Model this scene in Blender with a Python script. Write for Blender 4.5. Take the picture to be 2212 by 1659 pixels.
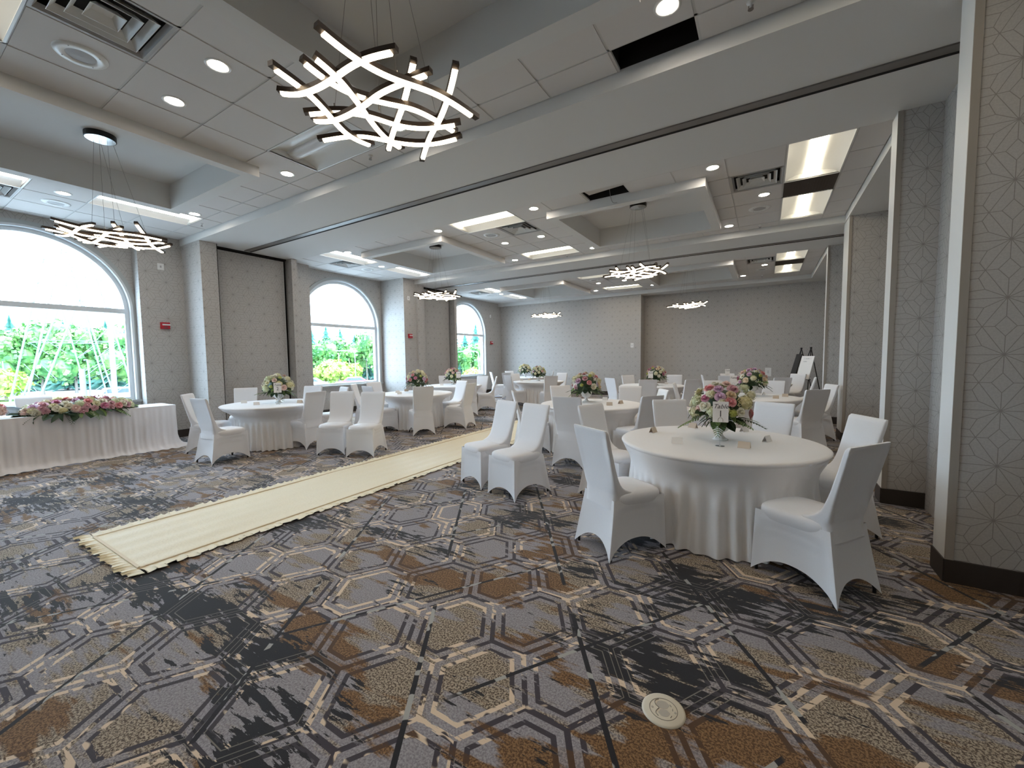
import bpy, bmesh, math, random
from math import pi, sin, cos, sqrt, radians
from mathutils import Vector, Matrix

# ------------------------------------------------------------------ scene reset, camera, world, sun, exposure
for o in list(bpy.data.objects):
    bpy.data.objects.remove(o, do_unlink=True)
SC = bpy.context.scene
COL = SC.collection

cam_d = bpy.data.cameras.new('camera')
cam = bpy.data.objects.new('camera', cam_d)
COL.objects.link(cam)
cam_d.sensor_width = 36.0
cam_d.lens = 884.97 / 2212 * 36.0
cam_d.clip_start = 0.05
cam_d.clip_end = 600
yaw, pitch, roll = radians(31.7168), radians(-3.6404), radians(-0.6988)
_r = Vector((cos(yaw), sin(yaw), 0)); _f = Vector((-sin(yaw), cos(yaw), 0)); _u = Vector((0, 0, 1))
_f2 = cos(pitch) * _f + sin(pitch) * _u
_u2 = -sin(pitch) * _f + cos(pitch) * _u
_r3 = cos(roll) * _r + sin(roll) * _u2
_u3 = -sin(roll) * _r + cos(roll) * _u2
M = Matrix((( _r3.x, _u3.x, -_f2.x, 0), (_r3.y, _u3.y, -_f2.y, 0), (_r3.z, _u3.z, -_f2.z, 1.5), (0, 0, 0, 1)))
cam.matrix_world = M
SC.camera = cam

W = bpy.data.worlds.new('hazy_sky')
SC.world = W
W.use_nodes = True
bg = W.node_tree.nodes['Background']
bg.inputs[0].default_value = (0.60, 0.78, 1.0, 1)
bg.inputs[1].default_value = 10.0

sun_d = bpy.data.lights.new('sun', 'SUN')
sun_d.energy = 2.2
sun_d.angle = radians(0.6)
sun_d.color = (1.0, 0.95, 0.86)
sun = bpy.data.objects.new('sun', sun_d)
COL.objects.link(sun)
sun.rotation_euler = Vector((-0.62, 0.38, -0.80)).to_track_quat('-Z', 'Y').to_euler()

SC.view_settings.view_transform = 'Standard'
SC.view_settings.look = 'None'
SC.view_settings.exposure = 0.85
SC.view_settings.gamma = 1.0
SC.view_settings.use_curve_mapping = False
SC.cycles.max_bounces = 8
SC.cycles.diffuse_bounces = 6
SC.cycles.glossy_bounces = 3
SC.cycles.transparent_max_bounces = 10
SC.cycles.sample_clamp_indirect = 6.0
SC.cycles.caustics_reflective = False
SC.cycles.caustics_refractive = False

LAMP_WARM = 5.0      # strength of the woven bar pendants
LAMP_DOWN = 70.0     # recessed downlight lens
LAMP_TROFFER = 5.0   # troffer lens

# ------------------------------------------------------------------ node expression helper
class X:
    def __init__(s, nt, sock): s.nt, s.k = nt, sock
    def _m(s, op, *a):
        n = s.nt.nodes.new('ShaderNodeMath'); n.operation = op
        for i, v in enumerate((s,) + a):
            if isinstance(v, X): s.nt.links.new(v.k, n.inputs[i])
            else: n.inputs[i].default_value = v
        return X(s.nt, n.outputs[0])
    def __add__(s, o): return s._m('ADD', o)
    def __sub__(s, o): return s._m('SUBTRACT', o)
    def __mul__(s, o): return s._m('MULTIPLY', o)
    def __truediv__(s, o): return s._m('DIVIDE', o)
    def abs(s): return s._m('ABSOLUTE')
    def min(s, o): return s._m('MINIMUM', o)
    def max(s, o): return s._m('MAXIMUM', o)
    def lt(s, o): return s._m('LESS_THAN', o)
    def gt(s, o): return s._m('GREATER_THAN', o)
    def fold(s, period, off=0.0):        # signed distance to the nearest multiple of period (+off)
        w = (s - off) / period
        return (w - w._m('ROUND')) * period
    def step(s, a, b):                   # smooth 0..1 between a and b
        n = s.nt.nodes.new('ShaderNodeMapRange'); n.interpolation_type = 'SMOOTHSTEP'
        s.nt.links.new(s.k, n.inputs[0]); n.inputs[1].default_value = a; n.inputs[2].default_value = b
        return X(s.nt, n.outputs[0])

def new_mat(name):
    m = bpy.data.materials.new(name); m.use_nodes = True
    return m, m.node_tree, m.node_tree.nodes['Principled BSDF']

def mat(name, col, rough=0.6, metal=0.0, sheen=0.0, spec=0.5):
    m, nt, b = new_mat(name)
    b.inputs['Base Color'].default_value = (*col, 1)
    b.inputs['Roughness'].default_value = rough
    b.inputs['Metallic'].default_value = metal
    b.inputs['Sheen Weight'].default_value = sheen
    b.inputs['Specular IOR Level'].default_value = spec
    return m

def emit(name, col, strength):
    m, nt, b = new_mat(name)
    b.inputs['Base Color'].default_value = (0.9, 0.9, 0.88, 1)
    b.inputs['Emission Color'].default_value = (*col, 1)
    b.inputs['Emission Strength'].default_value = strength
    return m

def noise(nt, vec, scale, detail=3, rough=0.5, dim='3D'):
    n = nt.nodes.new('ShaderNodeTexNoise'); n.inputs['Scale'].default_value = scale
    n.inputs['Detail'].default_value = detail; n.inputs['Roughness'].default_value = rough
    nt.links.new(vec, n.inputs['Vector'])
    return X(nt, n.outputs[0])

def combine(nt, x, y, z=0.0):
    n = nt.nodes.new('ShaderNodeCombineXYZ')
    for i, v in enumerate((x, y, z)):
        if isinstance(v, X): nt.links.new(v.k, n.inputs[i])
        else: n.inputs[i].default_value = v
    return n.outputs[0]

def pos(nt):
    g = nt.nodes.new('ShaderNodeNewGeometry'); s = nt.nodes.new('ShaderNodeSeparateXYZ')
    nt.links.new(g.outputs['Position'], s.inputs[0])
    t = nt.nodes.new('ShaderNodeSeparateXYZ'); nt.links.new(g.outputs['True Normal'], t.inputs[0])
    return [X(nt, s.outputs[i]) for i in range(3)] + [X(nt, t.outputs[i]) for i in range(3)] + [g.outputs['Position']]

def mixc(nt, fac, a, b):
    n = nt.nodes.new('ShaderNodeMix'); n.data_type = 'RGBA'
    if isinstance(fac, X): nt.links.new(fac.k, n.inputs[0])
    else: n.inputs[0].default_value = fac
    for i, c in ((6, a), (7, b)):
        if isinstance(c, tuple): n.inputs[i].default_value = (*c, 1)
        else: nt.links.new(c, n.inputs[i])
    return n.outputs[2]

def bump(nt, b, h, strength, dist=0.01):
    n = nt.nodes.new('ShaderNodeBump'); n.inputs['Strength'].default_value = strength
    n.inputs['Distance'].default_value = dist
    nt.links.new(h.k, n.inputs['Height']); nt.links.new(n.outputs[0], b.inputs['Normal'])

def cloth_mat(name, col, rough=0.75, sheen=0.25, weave=260, strength=0.06):
    m, nt, b = new_mat(name)
    b.inputs['Roughness'].default_value = rough; b.inputs['Sheen Weight'].default_value = sheen
    b.inputs['Specular IOR Level'].default_value = 0.25
    tc = nt.nodes.new('ShaderNodeTexCoord')
    n = noise(nt, tc.outputs['Object'], weave, 2)
    nt.links.new(mixc(nt, n.step(0.3, 0.7), tuple(c * 0.95 for c in col), col), b.inputs['Base Color'])
    bump(nt, b, n, strength, 0.003)
    return m

# ------------------------------------------------------------------ wallpaper and carpet
def wallpaper():
    m, nt, b = new_mat('wallpaper')
    x, y, z, nx, ny, nz, P = pos(nt)
    isx = nx.abs().gt(0.5)
    u = y * isx + x * (X(nt, isx.k) * -1.0 + 1.0)
    a = 0.346
    def cell(ou, ov):
        return u.fold(0.6, ou), z.fold(a, ov)
    u1, v1 = cell(0.04, 0.1); u2, v2 = cell(0.34, 0.1 + a / 2)
    d1 = u1 * u1 + v1 * v1; d2 = u2 * u2 + v2 * v2
    s = d1.lt(d2); ns = s * -1.0 + 1.0
    du = u1 * s + u2 * ns; dv = v1 * s + v2 * ns
    r = d1.min(d2)._m('SQRT')
    th = du._m('ARCTAN2', dv)
    tf = th.fold(pi / 3).abs()
    p = r * tf._m('COSINE'); q = r * tf._m('SINE')
    w = 0.0017
    L1 = q.max(p - 0.112)
    L2 = (p * 0.5 - q * 0.866).abs()
    # fork from (.112,0) to (.173,.046)
    L3 = ((p - 0.112) * 0.602 - q * 0.798).abs().max((p * -1.0) + 0.112)
    L4 = (p * -1.0 + 0.173).abs().max(q * -1.0 + 0.046)
    L5 = (p * 0.257 - q * 0.966).abs().max(p * -1.0 + 0.085)
    d = L1.min(L2).min(L3).min(L4)
    line = d.step(w * 1.6, w * 0.7)
    dot = r.step(0.008, 0.005)
    n = noise(nt, P, 90, 2)
    base = mixc(nt, n.step(0.3, 0.7), (0.435, 0.408, 0.382), (0.475, 0.448, 0.42))
    c = mixc(nt, line.max(dot) * 0.62, base, (0.17, 0.145, 0.125))
    nt.links.new(c, b.inputs['Base Color'])
    b.inputs['Roughness'].default_value = 0.55
    b.inputs['Specular IOR Level'].default_value = 0.3
    bump(nt, b, n, 0.15, 0.002)
    return m

def carpet():
    m, nt, b = new_mat('patterned_carpet')
    x, y, z, nx, ny, nz, P = pos(nt)
    sx, sy = 0.36, 0.2725
    def hexd(ox, oy):
        ax = x.fold(2 * sx, ox).abs(); ay = y.fold(2 * sy, oy).abs()
        return (ay * -1.0 + sy).min((ax * -1.0 - ay * 0.613 + 0.265) / 1.173), x.fold(2 * sx, ox), y.fold(2 * sy, oy)
    ha, xa, ya = hexd(-1.105, 1.982); hb, xb, yb = hexd(-1.105 + sx, 1.982 + sy)
    t = ha.max(hb)
    sel = ha.gt(hb); nsel = sel * -1.0 + 1.0
    cx = x - (xa * sel + xb * nsel); cy = y - (ya * sel + yb * nsel)   # cell centre
    # noises
    fine = noise(nt, combine(nt, x, y), 110, 2, 0.7)
    grain = noise(nt, combine(nt, x, y), 420, 1)
    streak = noise(nt, combine(nt, x * 5.0, y * 26.0), 1.0, 4, 0.65)
    streak2 = noise(nt, combine(nt, x * 2.2, y * 13.0, 7.0), 1.0, 4, 0.6)
    big = noise(nt, combine(nt, x * 0.9, y * 1.6, 3.0), 1.0, 3, 0.55)
    big2 = noise(nt, combine(nt, x * 1.1, y * 2.1, 11.0), 1.0, 3, 0.55)
    big3 = noise(nt, combine(nt, x * 1.7, y * 1.7, 19.0), 1.0, 2, 0.5)
    cell = noise(nt, combine(nt, cx * 3.1, cy * 3.1, 5.0), 1.0, 0)
    # fills
    grey = mixc(nt, fine.step(0.35, 0.65), (0.20, 0.18, 0.195), (0.34, 0.315, 0.325))
    beige = mixc(nt, fine.step(0.42, 0.58), (0.085, 0.06, 0.042), (0.42, 0.34, 0.25))
    fb = (big3 * 0.7 + streak2 * 0.5)
    c = mixc(nt, fb.step(0.57, 0.64), grey, beige)
    brown = mixc(nt, fine.step(0.4, 0.6), (0.085, 0.042, 0.016), (0.26, 0.145, 0.062))
    bm = (big2 * 0.85 + streak2 * 0.35)
    c = mixc(nt, bm.step(0.645, 0.68), c, brown)
    # hex rings: dark centre strip, grey band, dark inner ring; cream where the colourway switches
    lp = noise(nt, combine(nt, x * 3.4, y * 5.5, 23.0), 1.0, 2, 0.6)
    cream = (0.68, 0.53, 0.39)
    dark = (0.052, 0.042, 0.05)
    creamsel = (lp * 0.7 + cell * 0.35).step(0.545, 0.56)
    linec = mixc(nt, creamsel, dark, cream)
    linec = mixc(nt, bm.step(0.665, 0.69), linec, (0.085, 0.045, 0.022))
    ring = t.lt(0.014).max(t.lt(0.070) * t.gt(0.047))
    band = t.lt(0.047) * t.gt(0.014)
    c = mixc(nt, band * 0.75 * streak2.step(0.62, 0.5), c, grey)
    dropout = (streak * 0.8 + lp * 0.3).step(0.63, 0.6)
    c = mixc(nt, ring * dropout, c, linec)
    # black distressed patches, lines stay as thin pale outlines
    bk = (big * 0.75 + streak * 0.52)
    bmask = bk.step(0.690, 0.706)
    bc = mixc(nt, grain.step(0.3, 0.7), (0.010, 0.009, 0.010), (0.028, 0.025, 0.027))
    outline = t.lt(0.016) * t.gt(0.012)
    outline = outline.max(t.lt(0.050) * t.gt(0.045))
    bc = mixc(nt, outline * 0.8, bc, (0.22, 0.19, 0.16))
    c = mixc(nt, bmask, c, bc)
    # long crossing lines
    fleck = noise(nt, combine(nt, x * 9.0, y * 9.0, 31.0), 1.0, 1)
    l1 = ((x * 0.835 + y * 0.550).fold(0.82, -0.415)).abs().lt(0.012)
    l2 = ((x * -0.835 + y * 0.550).fold(0.81, 0.88)).abs().lt(0.010)
    m1 = noise(nt, combine(nt, x * 0.8, y * 0.8, 41.0), 1.0, 1).step(0.42, 0.43)
    m2 = noise(nt, combine(nt, x * 0.8, y * 0.8, 47.0), 1.0, 1).step(0.5, 0.51)
    lcol = mixc(nt, fleck.step(0.56, 0.58), (0.018, 0.016, 0.018), (0.36, 0.35, 0.33))
    c = mixc(nt, l1 * m1, c, lcol)
    c = mixc(nt, l2 * m2, c, lcol)
    nt.links.new(c, b.inputs['Base Color'])
    b.inputs['Roughness'].default_value = 0.9
    b.inputs['Specular IOR Level'].default_value = 0.15
    b.inputs['Sheen Weight'].default_value = 0.15
    bump(nt, b, grain, 0.35, 0.004)
    return m

# ------------------------------------------------------------------ materials
MT = dict(
    wall=wallpaper(), carpet=carpet(),
    tile=mat('ceiling_tile_white', (0.66, 0.635, 0.615), 0.9, spec=0.2),
    grid=mat('grid_bar_white', (0.56, 0.55, 0.53), 0.5),
    paint=mat('ceiling_paint', (0.66, 0.65, 0.63), 0.85, spec=0.25),
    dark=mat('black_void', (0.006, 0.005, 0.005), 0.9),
    brown_grille=mat('brown_grille', (0.05, 0.035, 0.025), 0.7),
    base=mat('dark_baseboard', (0.035, 0.027, 0.023), 0.5),
    track=mat('partition_track_grey', (0.19, 0.175, 0.165), 0.45, 0.3),
    trim=mat('window_casing', (0.40, 0.41, 0.40), 0.5),
    frame=mat('window_frame', (0.62, 0.64, 0.65), 0.4),
    strip=mat('corner_white', (0.70, 0.69, 0.67), 0.5),
    guard=mat('corner_guard_tan', (0.33, 0.29, 0.25), 0.4),
    spandex=cloth_mat('white_spandex', (0.80, 0.79, 0.80), 0.6, 0.3, 420, 0.05),
    linen=cloth_mat('white_table_spandex', (0.82, 0.795, 0.78), 0.65, 0.25, 420, 0.05),
    chiffon=cloth_mat('pleated_chiffon', (0.74, 0.70, 0.69), 0.8, 0.3, 300, 0.05),
    cream=cloth_mat('cream_runner', (0.82, 0.735, 0.53), 0.7, 0.3, 60, 0.5),
    seam=mat('runner_seam', (0.72, 0.61, 0.44), 0.8),
    black=mat('black_metal', (0.012, 0.012, 0.013), 0.35, 0.4),
    bronze=mat('dark_bronze', (0.03, 0.02, 0.015), 0.4, 0.5),
    chrome=mat('canopy_underside', (0.55, 0.57, 0.57), 0.15, 1.0),
    cable=mat('steel_cable', (0.30, 0.29, 0.28), 0.4, 0.6),
    warm=emit('warm_led', (1.0, 0.83, 0.58), LAMP_WARM),
    down=emit('downlight_lens', (1.0, 0.90, 0.78), LAMP_DOWN),
    troffer=emit('troffer_lens', (1.0, 0.90, 0.70), LAMP_TROFFER),
    troffer_c=emit('troffer_lens_cool', (1.0, 0.95, 0.86), LAMP_TROFFER),
    lens_off=mat('troffer_lens_unlit', (0.70, 0.70, 0.70), 0.4),
    enamel=mat('white_enamel', (0.72, 0.72, 0.70), 0.35),
    vent=mat('vent_grey', (0.40, 0.39, 0.38), 0.5),
    mesh=mat('speaker_mesh', (0.40, 0.39, 0.39), 0.6),
    white_pl=mat('white_plastic', (0.74, 0.73, 0.71), 0.4),
    red=mat('red_plastic', (0.45, 0.012, 0.028), 0.35),
    ceramic=mat('white_ceramic', (0.80, 0.80, 0.79), 0.25),
    card=mat('white_card', (0.83, 0.80, 0.77), 0.7),
    tan_card=mat('tan_card', (0.60, 0.50, 0.40), 0.8),
    ink=mat('grey_ink', (0.08, 0.075, 0.08), 0.7),
    gold=mat('gold_wire', (0.30, 0.24, 0.15), 0.3, 0.9),
    medal=mat('floor_box_cream', (0.62, 0.56, 0.45), 0.45),
    medal2=mat('floor_box_engraving', (0.42, 0.38, 0.32), 0.5),
    medal3=mat('floor_box_groove', (0.20, 0.175, 0.14), 0.6),
    asphalt=mat('parking_lot', (0.36, 0.36, 0.35), 0.9),
    grass=mat('lawn', (0.16, 0.28, 0.06), 0.9),
    steel=mat('galvanised_steel', (0.13, 0.18, 0.22), 0.5, 0.2),
    trunk=mat('bark', (0.20, 0.17, 0.15), 0.9),
    carred=mat('red_car_paint', (0.6, 0.06, 0.08), 0.3), carwhite=mat('white_car_paint', (0.8, 0.8, 0.8), 0.3),
    tyre=mat('tyre', (0.02, 0.02, 0.02), 0.8), carglass=mat('car_glass', (0.05, 0.07, 0.08), 0.1),
)
def glassy(name, tint, refl=0.06):
    m = bpy.data.materials.new(name); m.use_nodes = True
    nt = m.node_tree; nt.nodes.clear()
    o = nt.nodes.new('ShaderNodeOutputMaterial'); mx = nt.nodes.new('ShaderNodeMixShader')
    t = nt.nodes.new('ShaderNodeBsdfTransparent'); t.inputs[0].default_value = (*tint, 1)
    g = nt.nodes.new('ShaderNodeBsdfGlossy'); g.inputs['Roughness'].default_value = 0.02
    mx.inputs[0].default_value = refl
    nt.links.new(t.outputs[0], mx.inputs[1]); nt.links.new(g.outputs[0], mx.inputs[2]); nt.links.new(mx.outputs[0], o.inputs[0])
    return m
MT['glass'] = glassy('window_glass', (0.95, 0.98, 0.98), 0.03)
MT['acrylic'] = glassy('clear_acrylic', (0.93, 0.95, 0.95), 0.10)
MT['bowl'] = mat('pale_blue_fabric', (0.55, 0.70, 0.85), 0.5)

def leaf_mat(name, c1, c2, scale=6):
    m, nt, b = new_mat(name)
    tc = nt.nodes.new('ShaderNodeTexCoord')
    n = noise(nt, tc.outputs['Object'], scale, 2)
    nt.links.new(mixc(nt, n.step(0.35, 0.65), c1, c2), b.inputs['Base Color'])
    b.inputs['Roughness'].default_value = 0.55
    return m
MT['leaf'] = leaf_mat('dark_leaf', (0.012, 0.032, 0.012), (0.035, 0.075, 0.028), 12)
MT['leaf2'] = leaf_mat('fresh_leaf', (0.09, 0.16, 0.04), (0.17, 0.24, 0.08), 12)
MT['conifer'] = leaf_mat('conifer_needles', (0.03, 0.13, 0.11), (0.10, 0.28, 0.22), 0.9)
MT['decid'] = leaf_mat('deciduous_leaves', (0.05, 0.17, 0.05), (0.17, 0.34, 0.09), 0.9)
MT['bright'] = leaf_mat('yellow_green_leaves', (0.16, 0.28, 0.04), (0.32, 0.42, 0.07), 0.9)  # lighter, yellower green for the low bushes
def petal(name, c1, c2):
    m, nt, b = new_mat(name)
    tc = nt.nodes.new('ShaderNodeTexCoord')
    n = noise(nt, tc.outputs['Object'], 2.2, 1)
    nt.links.new(mixc(nt, n.step(0.35, 0.65), c1, c2), b.inputs['Base Color'])
    b.inputs['Roughness'].default_value = 0.6; b.inputs['Sheen Weight'].default_value = 0.2
    return m
PET = dict(
    pink=petal('petal_pink', (0.68, 0.36, 0.42), (0.79, 0.55, 0.58)), lilac=petal('petal_lilac', (0.66, 0.42, 0.58), (0.78, 0.60, 0.72)),
    magenta=petal('petal_magenta', (0.56, 0.14, 0.28), (0.76, 0.42, 0.52)), coral=petal('petal_coral', (0.72, 0.24, 0.27), (0.80, 0.46, 0.44)),
    blush=petal('petal_blush', (0.76, 0.52, 0.46), (0.82, 0.66, 0.58)), peach=petal('petal_peach', (0.74, 0.58, 0.38), (0.80, 0.68, 0.52)),
    white=petal('petal_white', (0.74, 0.70, 0.55), (0.82, 0.79, 0.68)), cream=petal('petal_cream', (0.66, 0.62, 0.38), (0.78, 0.74, 0.54)),
    green=petal('petal_green', (0.56, 0.60, 0.34), (0.72, 0.74, 0.52)), yellow=petal('petal_yellow', (0.62, 0.56, 0.26), (0.76, 0.70, 0.42)),
    lime=petal('petal_lime', (0.30, 0.34, 0.05), (0.48, 0.50, 0.12)),
)

# ------------------------------------------------------------------ mesh helpers
def mesh_from(name, V, F, material=None, smooth=False):
    me = bpy.data.meshes.new(name)
    me.from_pydata([tuple(v) for v in V], [], F)
    me.update()
    if smooth:
        me.polygons.foreach_set('use_smooth', [True] * len(me.polygons))
    if material is not None: me.materials.append(material)
    return me

class MB:
    def __init__(s): s.V, s.F = [], []
    def add(s, V, F):
        b = len(s.V); s.V += [tuple(v) for v in V]; s.F += [tuple(i + b for i in f) for f in F]; return s
    def quad(s, a, b, c, d): return s.add([a, b, c, d], [(0, 1, 2, 3)])
    def box(s, x0, x1, y0, y1, z0, z1):
        return s.add([(x0, y0, z0), (x1, y0, z0), (x1, y1, z0), (x0, y1, z0), (x0, y0, z1), (x1, y0, z1), (x1, y1, z1), (x0, y1, z1)],
                     [(3, 2, 1, 0), (4, 5, 6, 7), (0, 1, 5, 4), (1, 2, 6, 5), (2, 3, 7, 6), (3, 0, 4, 7)])
    def grid(s, rows, closed=False):
        n = len(rows[0]); V = [p for r in rows for p in r]; F = []
        for i in range(len(rows) - 1):
            for j in range(n if closed else n - 1):
                k = (j + 1) % n
                F.append((i * n + j, i * n + k, (i + 1) * n + k, (i + 1) * n + j))
        return s.add(V, F)
    def cap(s, ring, flip=False):
        c = Vector((0, 0, 0))
        for p in ring: c += Vector(p)
        c /= len(ring); n = len(ring)
        return s.add(list(ring) + [c], [((i, (i + 1) % n, n) if not flip else ((i + 1) % n, i, n)) for i in range(n)])
    def tube(s, pts, r, seg=8, caps=True):
        pts = [Vector(p) for p in pts]; rows = []
        rr = r if isinstance(r, (list, tuple)) else [r] * len(pts)
        for i, p in enumerate(pts):
            d = (pts[min(i + 1, len(pts) - 1)] - pts[max(i - 1, 0)]).normalized()
            a = Vector((0, 0, 1)) if abs(d.z) < 0.95 else Vector((1, 0, 0))
            e1 = d.cross(a).normalized(); e2 = d.cross(e1).normalized()
            rows.append([p + rr[i] * (cos(2 * pi * k / seg) * e1 + sin(2 * pi * k / seg) * e2) for k in range(seg)])
        s.grid(rows, True)
        if caps: s.cap(rows[0]); s.cap(rows[-1], True)
        return s
    def lathe(s, prof, seg=32, c=(0, 0, 0), caps=False):
        rows = [[(c[0] + r * cos(2 * pi * k / seg), c[1] + r * sin(2 * pi * k / seg), c[2] + z) for k in range(seg)] for r, z in prof]
        s.grid(rows, True)
        if caps: s.cap(rows[0], True); s.cap(rows[-1])
        return s
    def mesh(s, name, material, smooth=False): return mesh_from(name, s.V, s.F, material, smooth)

def obj(name, me, parent=None, loc=None, rz=None, label=None):
    o = bpy.data.objects.new(name, me); COL.objects.link(o)
    if parent is not None: o.parent = parent
    if loc is not None: o.location = loc
    if rz is not None: o.rotation_euler = (0, 0, rz)
    if label: o['label'] = label
    return o

def empty(name, loc=(0, 0, 0), rz=0.0):
    o = bpy.data.objects.new(name, None); COL.objects.link(o)
    o.empty_display_size = 0.1
    o.location = loc; o.rotation_euler = (0, 0, rz); return o

def tag(o, label, cat, group=None):
    for a, b in ((' covered', ''), ('directly ', ''), (' ceiling bay', ' bay'), ('seen ', '')):
        if len(label.split()) > 16: label = label.replace(a, b)
    o['label'] = label; o['category'] = cat
    if group: o['group'] = group
    return o

def struct(name, me, parent=None):
    o = obj(name, me, parent)
    if parent is None: o['kind'] = 'structure'
    return o

def copy_tree(o, parent=None):
    c = o.copy(); COL.objects.link(c); c.parent = parent
    for ch in list(o.children): copy_tree(ch, c)
    return c

def catmull(P, n=6):
    P = [Vector(p) for p in P]; Q = [2 * P[0] - P[1]] + P + [2 * P[-1] - P[-2]]; out = []
    for i in range(1, len(Q) - 2):
        for k in range(n):
            t = k / n
            a, b, c, d = Q[i - 1], Q[i], Q[i + 1], Q[i + 2]
            out.append(0.5 * ((2 * b) + (c - a) * t + (2 * a - 5 * b + 4 * c - d) * t * t + (3 * b - a - 3 * c + d) * t ** 3))
    out.append(P[-1]); return out

def sstep(a, b, x):
    t = max(0.0, min(1.0, (x - a) / (b - a))); return t * t * (3 - 2 * t)

# ------------------------------------------------------------------ room dimensions
S = 2.41                      # metres per ceiling unit (unit = tile ceiling height above the eye)
HC = 1.5 + S                  # tile ceiling 3.91
ZB = 1.5 + 0.949 * S          # underside of beams and coffer lips
ZR = 1.5 + 1.095 * S          # coffer recess ceiling
PER = 2.356 * S               # bay period 5.678
TOP = 4.6
XL, XR = -10.2, 2.6
Y0, Y1L, Y1R = -5.0, 15.6, 16.15
BAYS = (-1, 0, 1)             # offsets relative to the middle bay
XCOVE = 1.13

# ---- floor
fm = MB().quad((XL - 0.4, Y0 - 0.2, 0), (XR + 0.4, Y0 - 0.2, 0), (XR + 0.4, Y1R + 0.3, 0), (XL - 0.4, Y1R + 0.3, 0))
fm.box(XL - 0.4, XR + 0.4, Y0 - 0.2, Y1R + 0.3, -0.30, -0.01)
struct('floor', fm.mesh('floor', MT['carpet']))

# ---- left wall with arched windows
WC = {-2: 1.62 - PER, -1: 1.62, 0: 7.41, 1: 13.09}    # window centres; the first is unseen, added for more daylight
RO, RF, RG = 1.34, 1.25, 1.17                          # casing, frame and glass radii
ZSP, ZSILL = 2.46, 0.80
wl = MB()
def wall_x(x, y0, y1, z0=0.0, z1=TOP): wl.quad((x, y1, z0), (x, y0, z0), (x, y0, z1), (x, y1, z1))
def wall_y(y, x0, x1, z0=0.0, z1=TOP): wl.quad((x0, y, z0), (x1, y, z0), (x1, y, z1), (x0, y, z1))
def window_wall(x, y0, y1, yc):
    wall_x(x, y0, yc - RF); wall_x(x, yc + RF, y1); wall_x(x, yc - RF, yc + RF, 0, ZSILL)
    n = 40
    for i in range(n):
        a, b = pi - pi * i / n, pi - pi * (i + 1) / n
        ya, za = yc + RF * cos(a), ZSP + RF * sin(a); yb, zb = yc + RF * cos(b), ZSP + RF * sin(b)
        wl.quad((x, yb, zb), (x, ya, za), (x, ya, TOP), (x, yb, TOP))
        wl.quad((x, ya, za), (x, yb, zb), (x - 0.25, yb, zb), (x - 0.25, ya, za))
    for s in (-1, 1):
        wl.quad((x, yc + s * RF, ZSILL), (x, yc + s * RF, ZSP), (x - 0.25, yc + s * RF, ZSP), (x - 0.25, yc + s * RF, ZSILL))
    wl.quad((x, yc - RF, ZSILL), (x, yc + RF, ZSILL), (x - 0.25, yc + RF, ZSILL), (x - 0.25, yc - RF, ZSILL))
XF, XP, XA = -9.12, -9.32, -9.92    # pier front, pocket panel, shallow step
# hidden bay behind the camera, then the three bays in view
window_wall(XL, Y0, -1.4, WC[-2])
window_wall(XL, -1.4, 2.93, WC[-1])
wall_y(2.93, XL, XA); wall_x(XA, 2.93, 3.62); wall_y(3.62, XA, XF); wall_x(XF, 3.62, 3.90)
wall_y(3.90, XF, XP - 0.1); wall_x(XP - 0.1, 3.90, 5.38); wall_y(5.38, XP - 0.1, XF); wall_x(XF, 5.38, 5.50)
wall_y(5.50, XF, XA); wall_x(XA, 5.50, 6.30); wall_y(6.30, XA, XL)
window_wall(XL, 6.30, 8.81, WC[0])
wall_y(8.81, XL, -9.2); wall_x(-9.2, 8.81, 9.30); wall_y(9.30, -9.2, XF); wall_x(XF, 9.30, 9.58)
wall_y(9.58, XF, XP - 0.1); wall_x(XP - 0.1, 9.58, 11.06); wall_y(11.06, XP - 0.1, XF); wall_x(XF, 11.06, 11.18)
wall_y(11.18, XF, XA); wall_x(XA, 11.18, 11.95); wall_y(11.95, XA, XL)
window_wall(XL, 11.95, Y1L + 0.6, WC[1])
struct('wall_left', wl.mesh('wall_left', MT['wall']))
# far, back and right walls
wf = MB()
wf.quad((XL - 0.3, Y1L, 0), (-3.97, Y1L, 0), (-3.97, Y1L, TOP), (XL - 0.3, Y1L, TOP))
wf.quad((-3.97, Y1L, 0), (-3.97, Y1R, 0), (-3.97, Y1R, TOP), (-3.97, Y1L, TOP))
wf.quad((-3.97, Y1R, 0), (XR + 0.3, Y1R, 0), (XR + 0.3, Y1R, TOP), (-3.97, Y1R, TOP))
struct('wall_far', wf.mesh('wall_far', MT['wall']))
struct('wall_back', MB().quad((XR + 0.3, Y0, 0), (XL - 0.3, Y0, 0), (XL - 0.3, Y0, TOP), (XR + 0.3, Y0, TOP)).mesh('wall_back', MT['wall']))
wr = MB()
def rx(x, y0, y1): wr.quad((x, y0, 0), (x, y1, 0), (x, y1, TOP), (x, y0, TOP))
def ry(y, x0, x1): wr.quad((x0, y, 0), (x1, y, 0), (x1, y, TOP), (x0, y, TOP))
rx(XR, Y0, 3.71); ry(3.71, 1.04, XR); rx(1.04, 3.71, 3.93); ry(3.93, 1.04, 1.34)
rx(1.34, 3.93, 5.384); ry(5.384, 1.03, 1.34); rx(1.03, 5.384, 5.60); ry(5.60, 1.03, XR)
rx(XR, 5.60, 8.90); ry(8.90, 1.15, XR); rx(1.15, 8.90, 9.45); ry(9.45, 1.15, 1.42)
rx(1.42, 9.45, 11.06); ry(11.06, 1.09, 1.42); rx(1.09, 11.06, 11.28); ry(11.28, 1.09, XR)
rx(XR, 11.28, Y1R)
struct('wall_right', wr.mesh('wall_right', MT['wall']))
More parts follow.
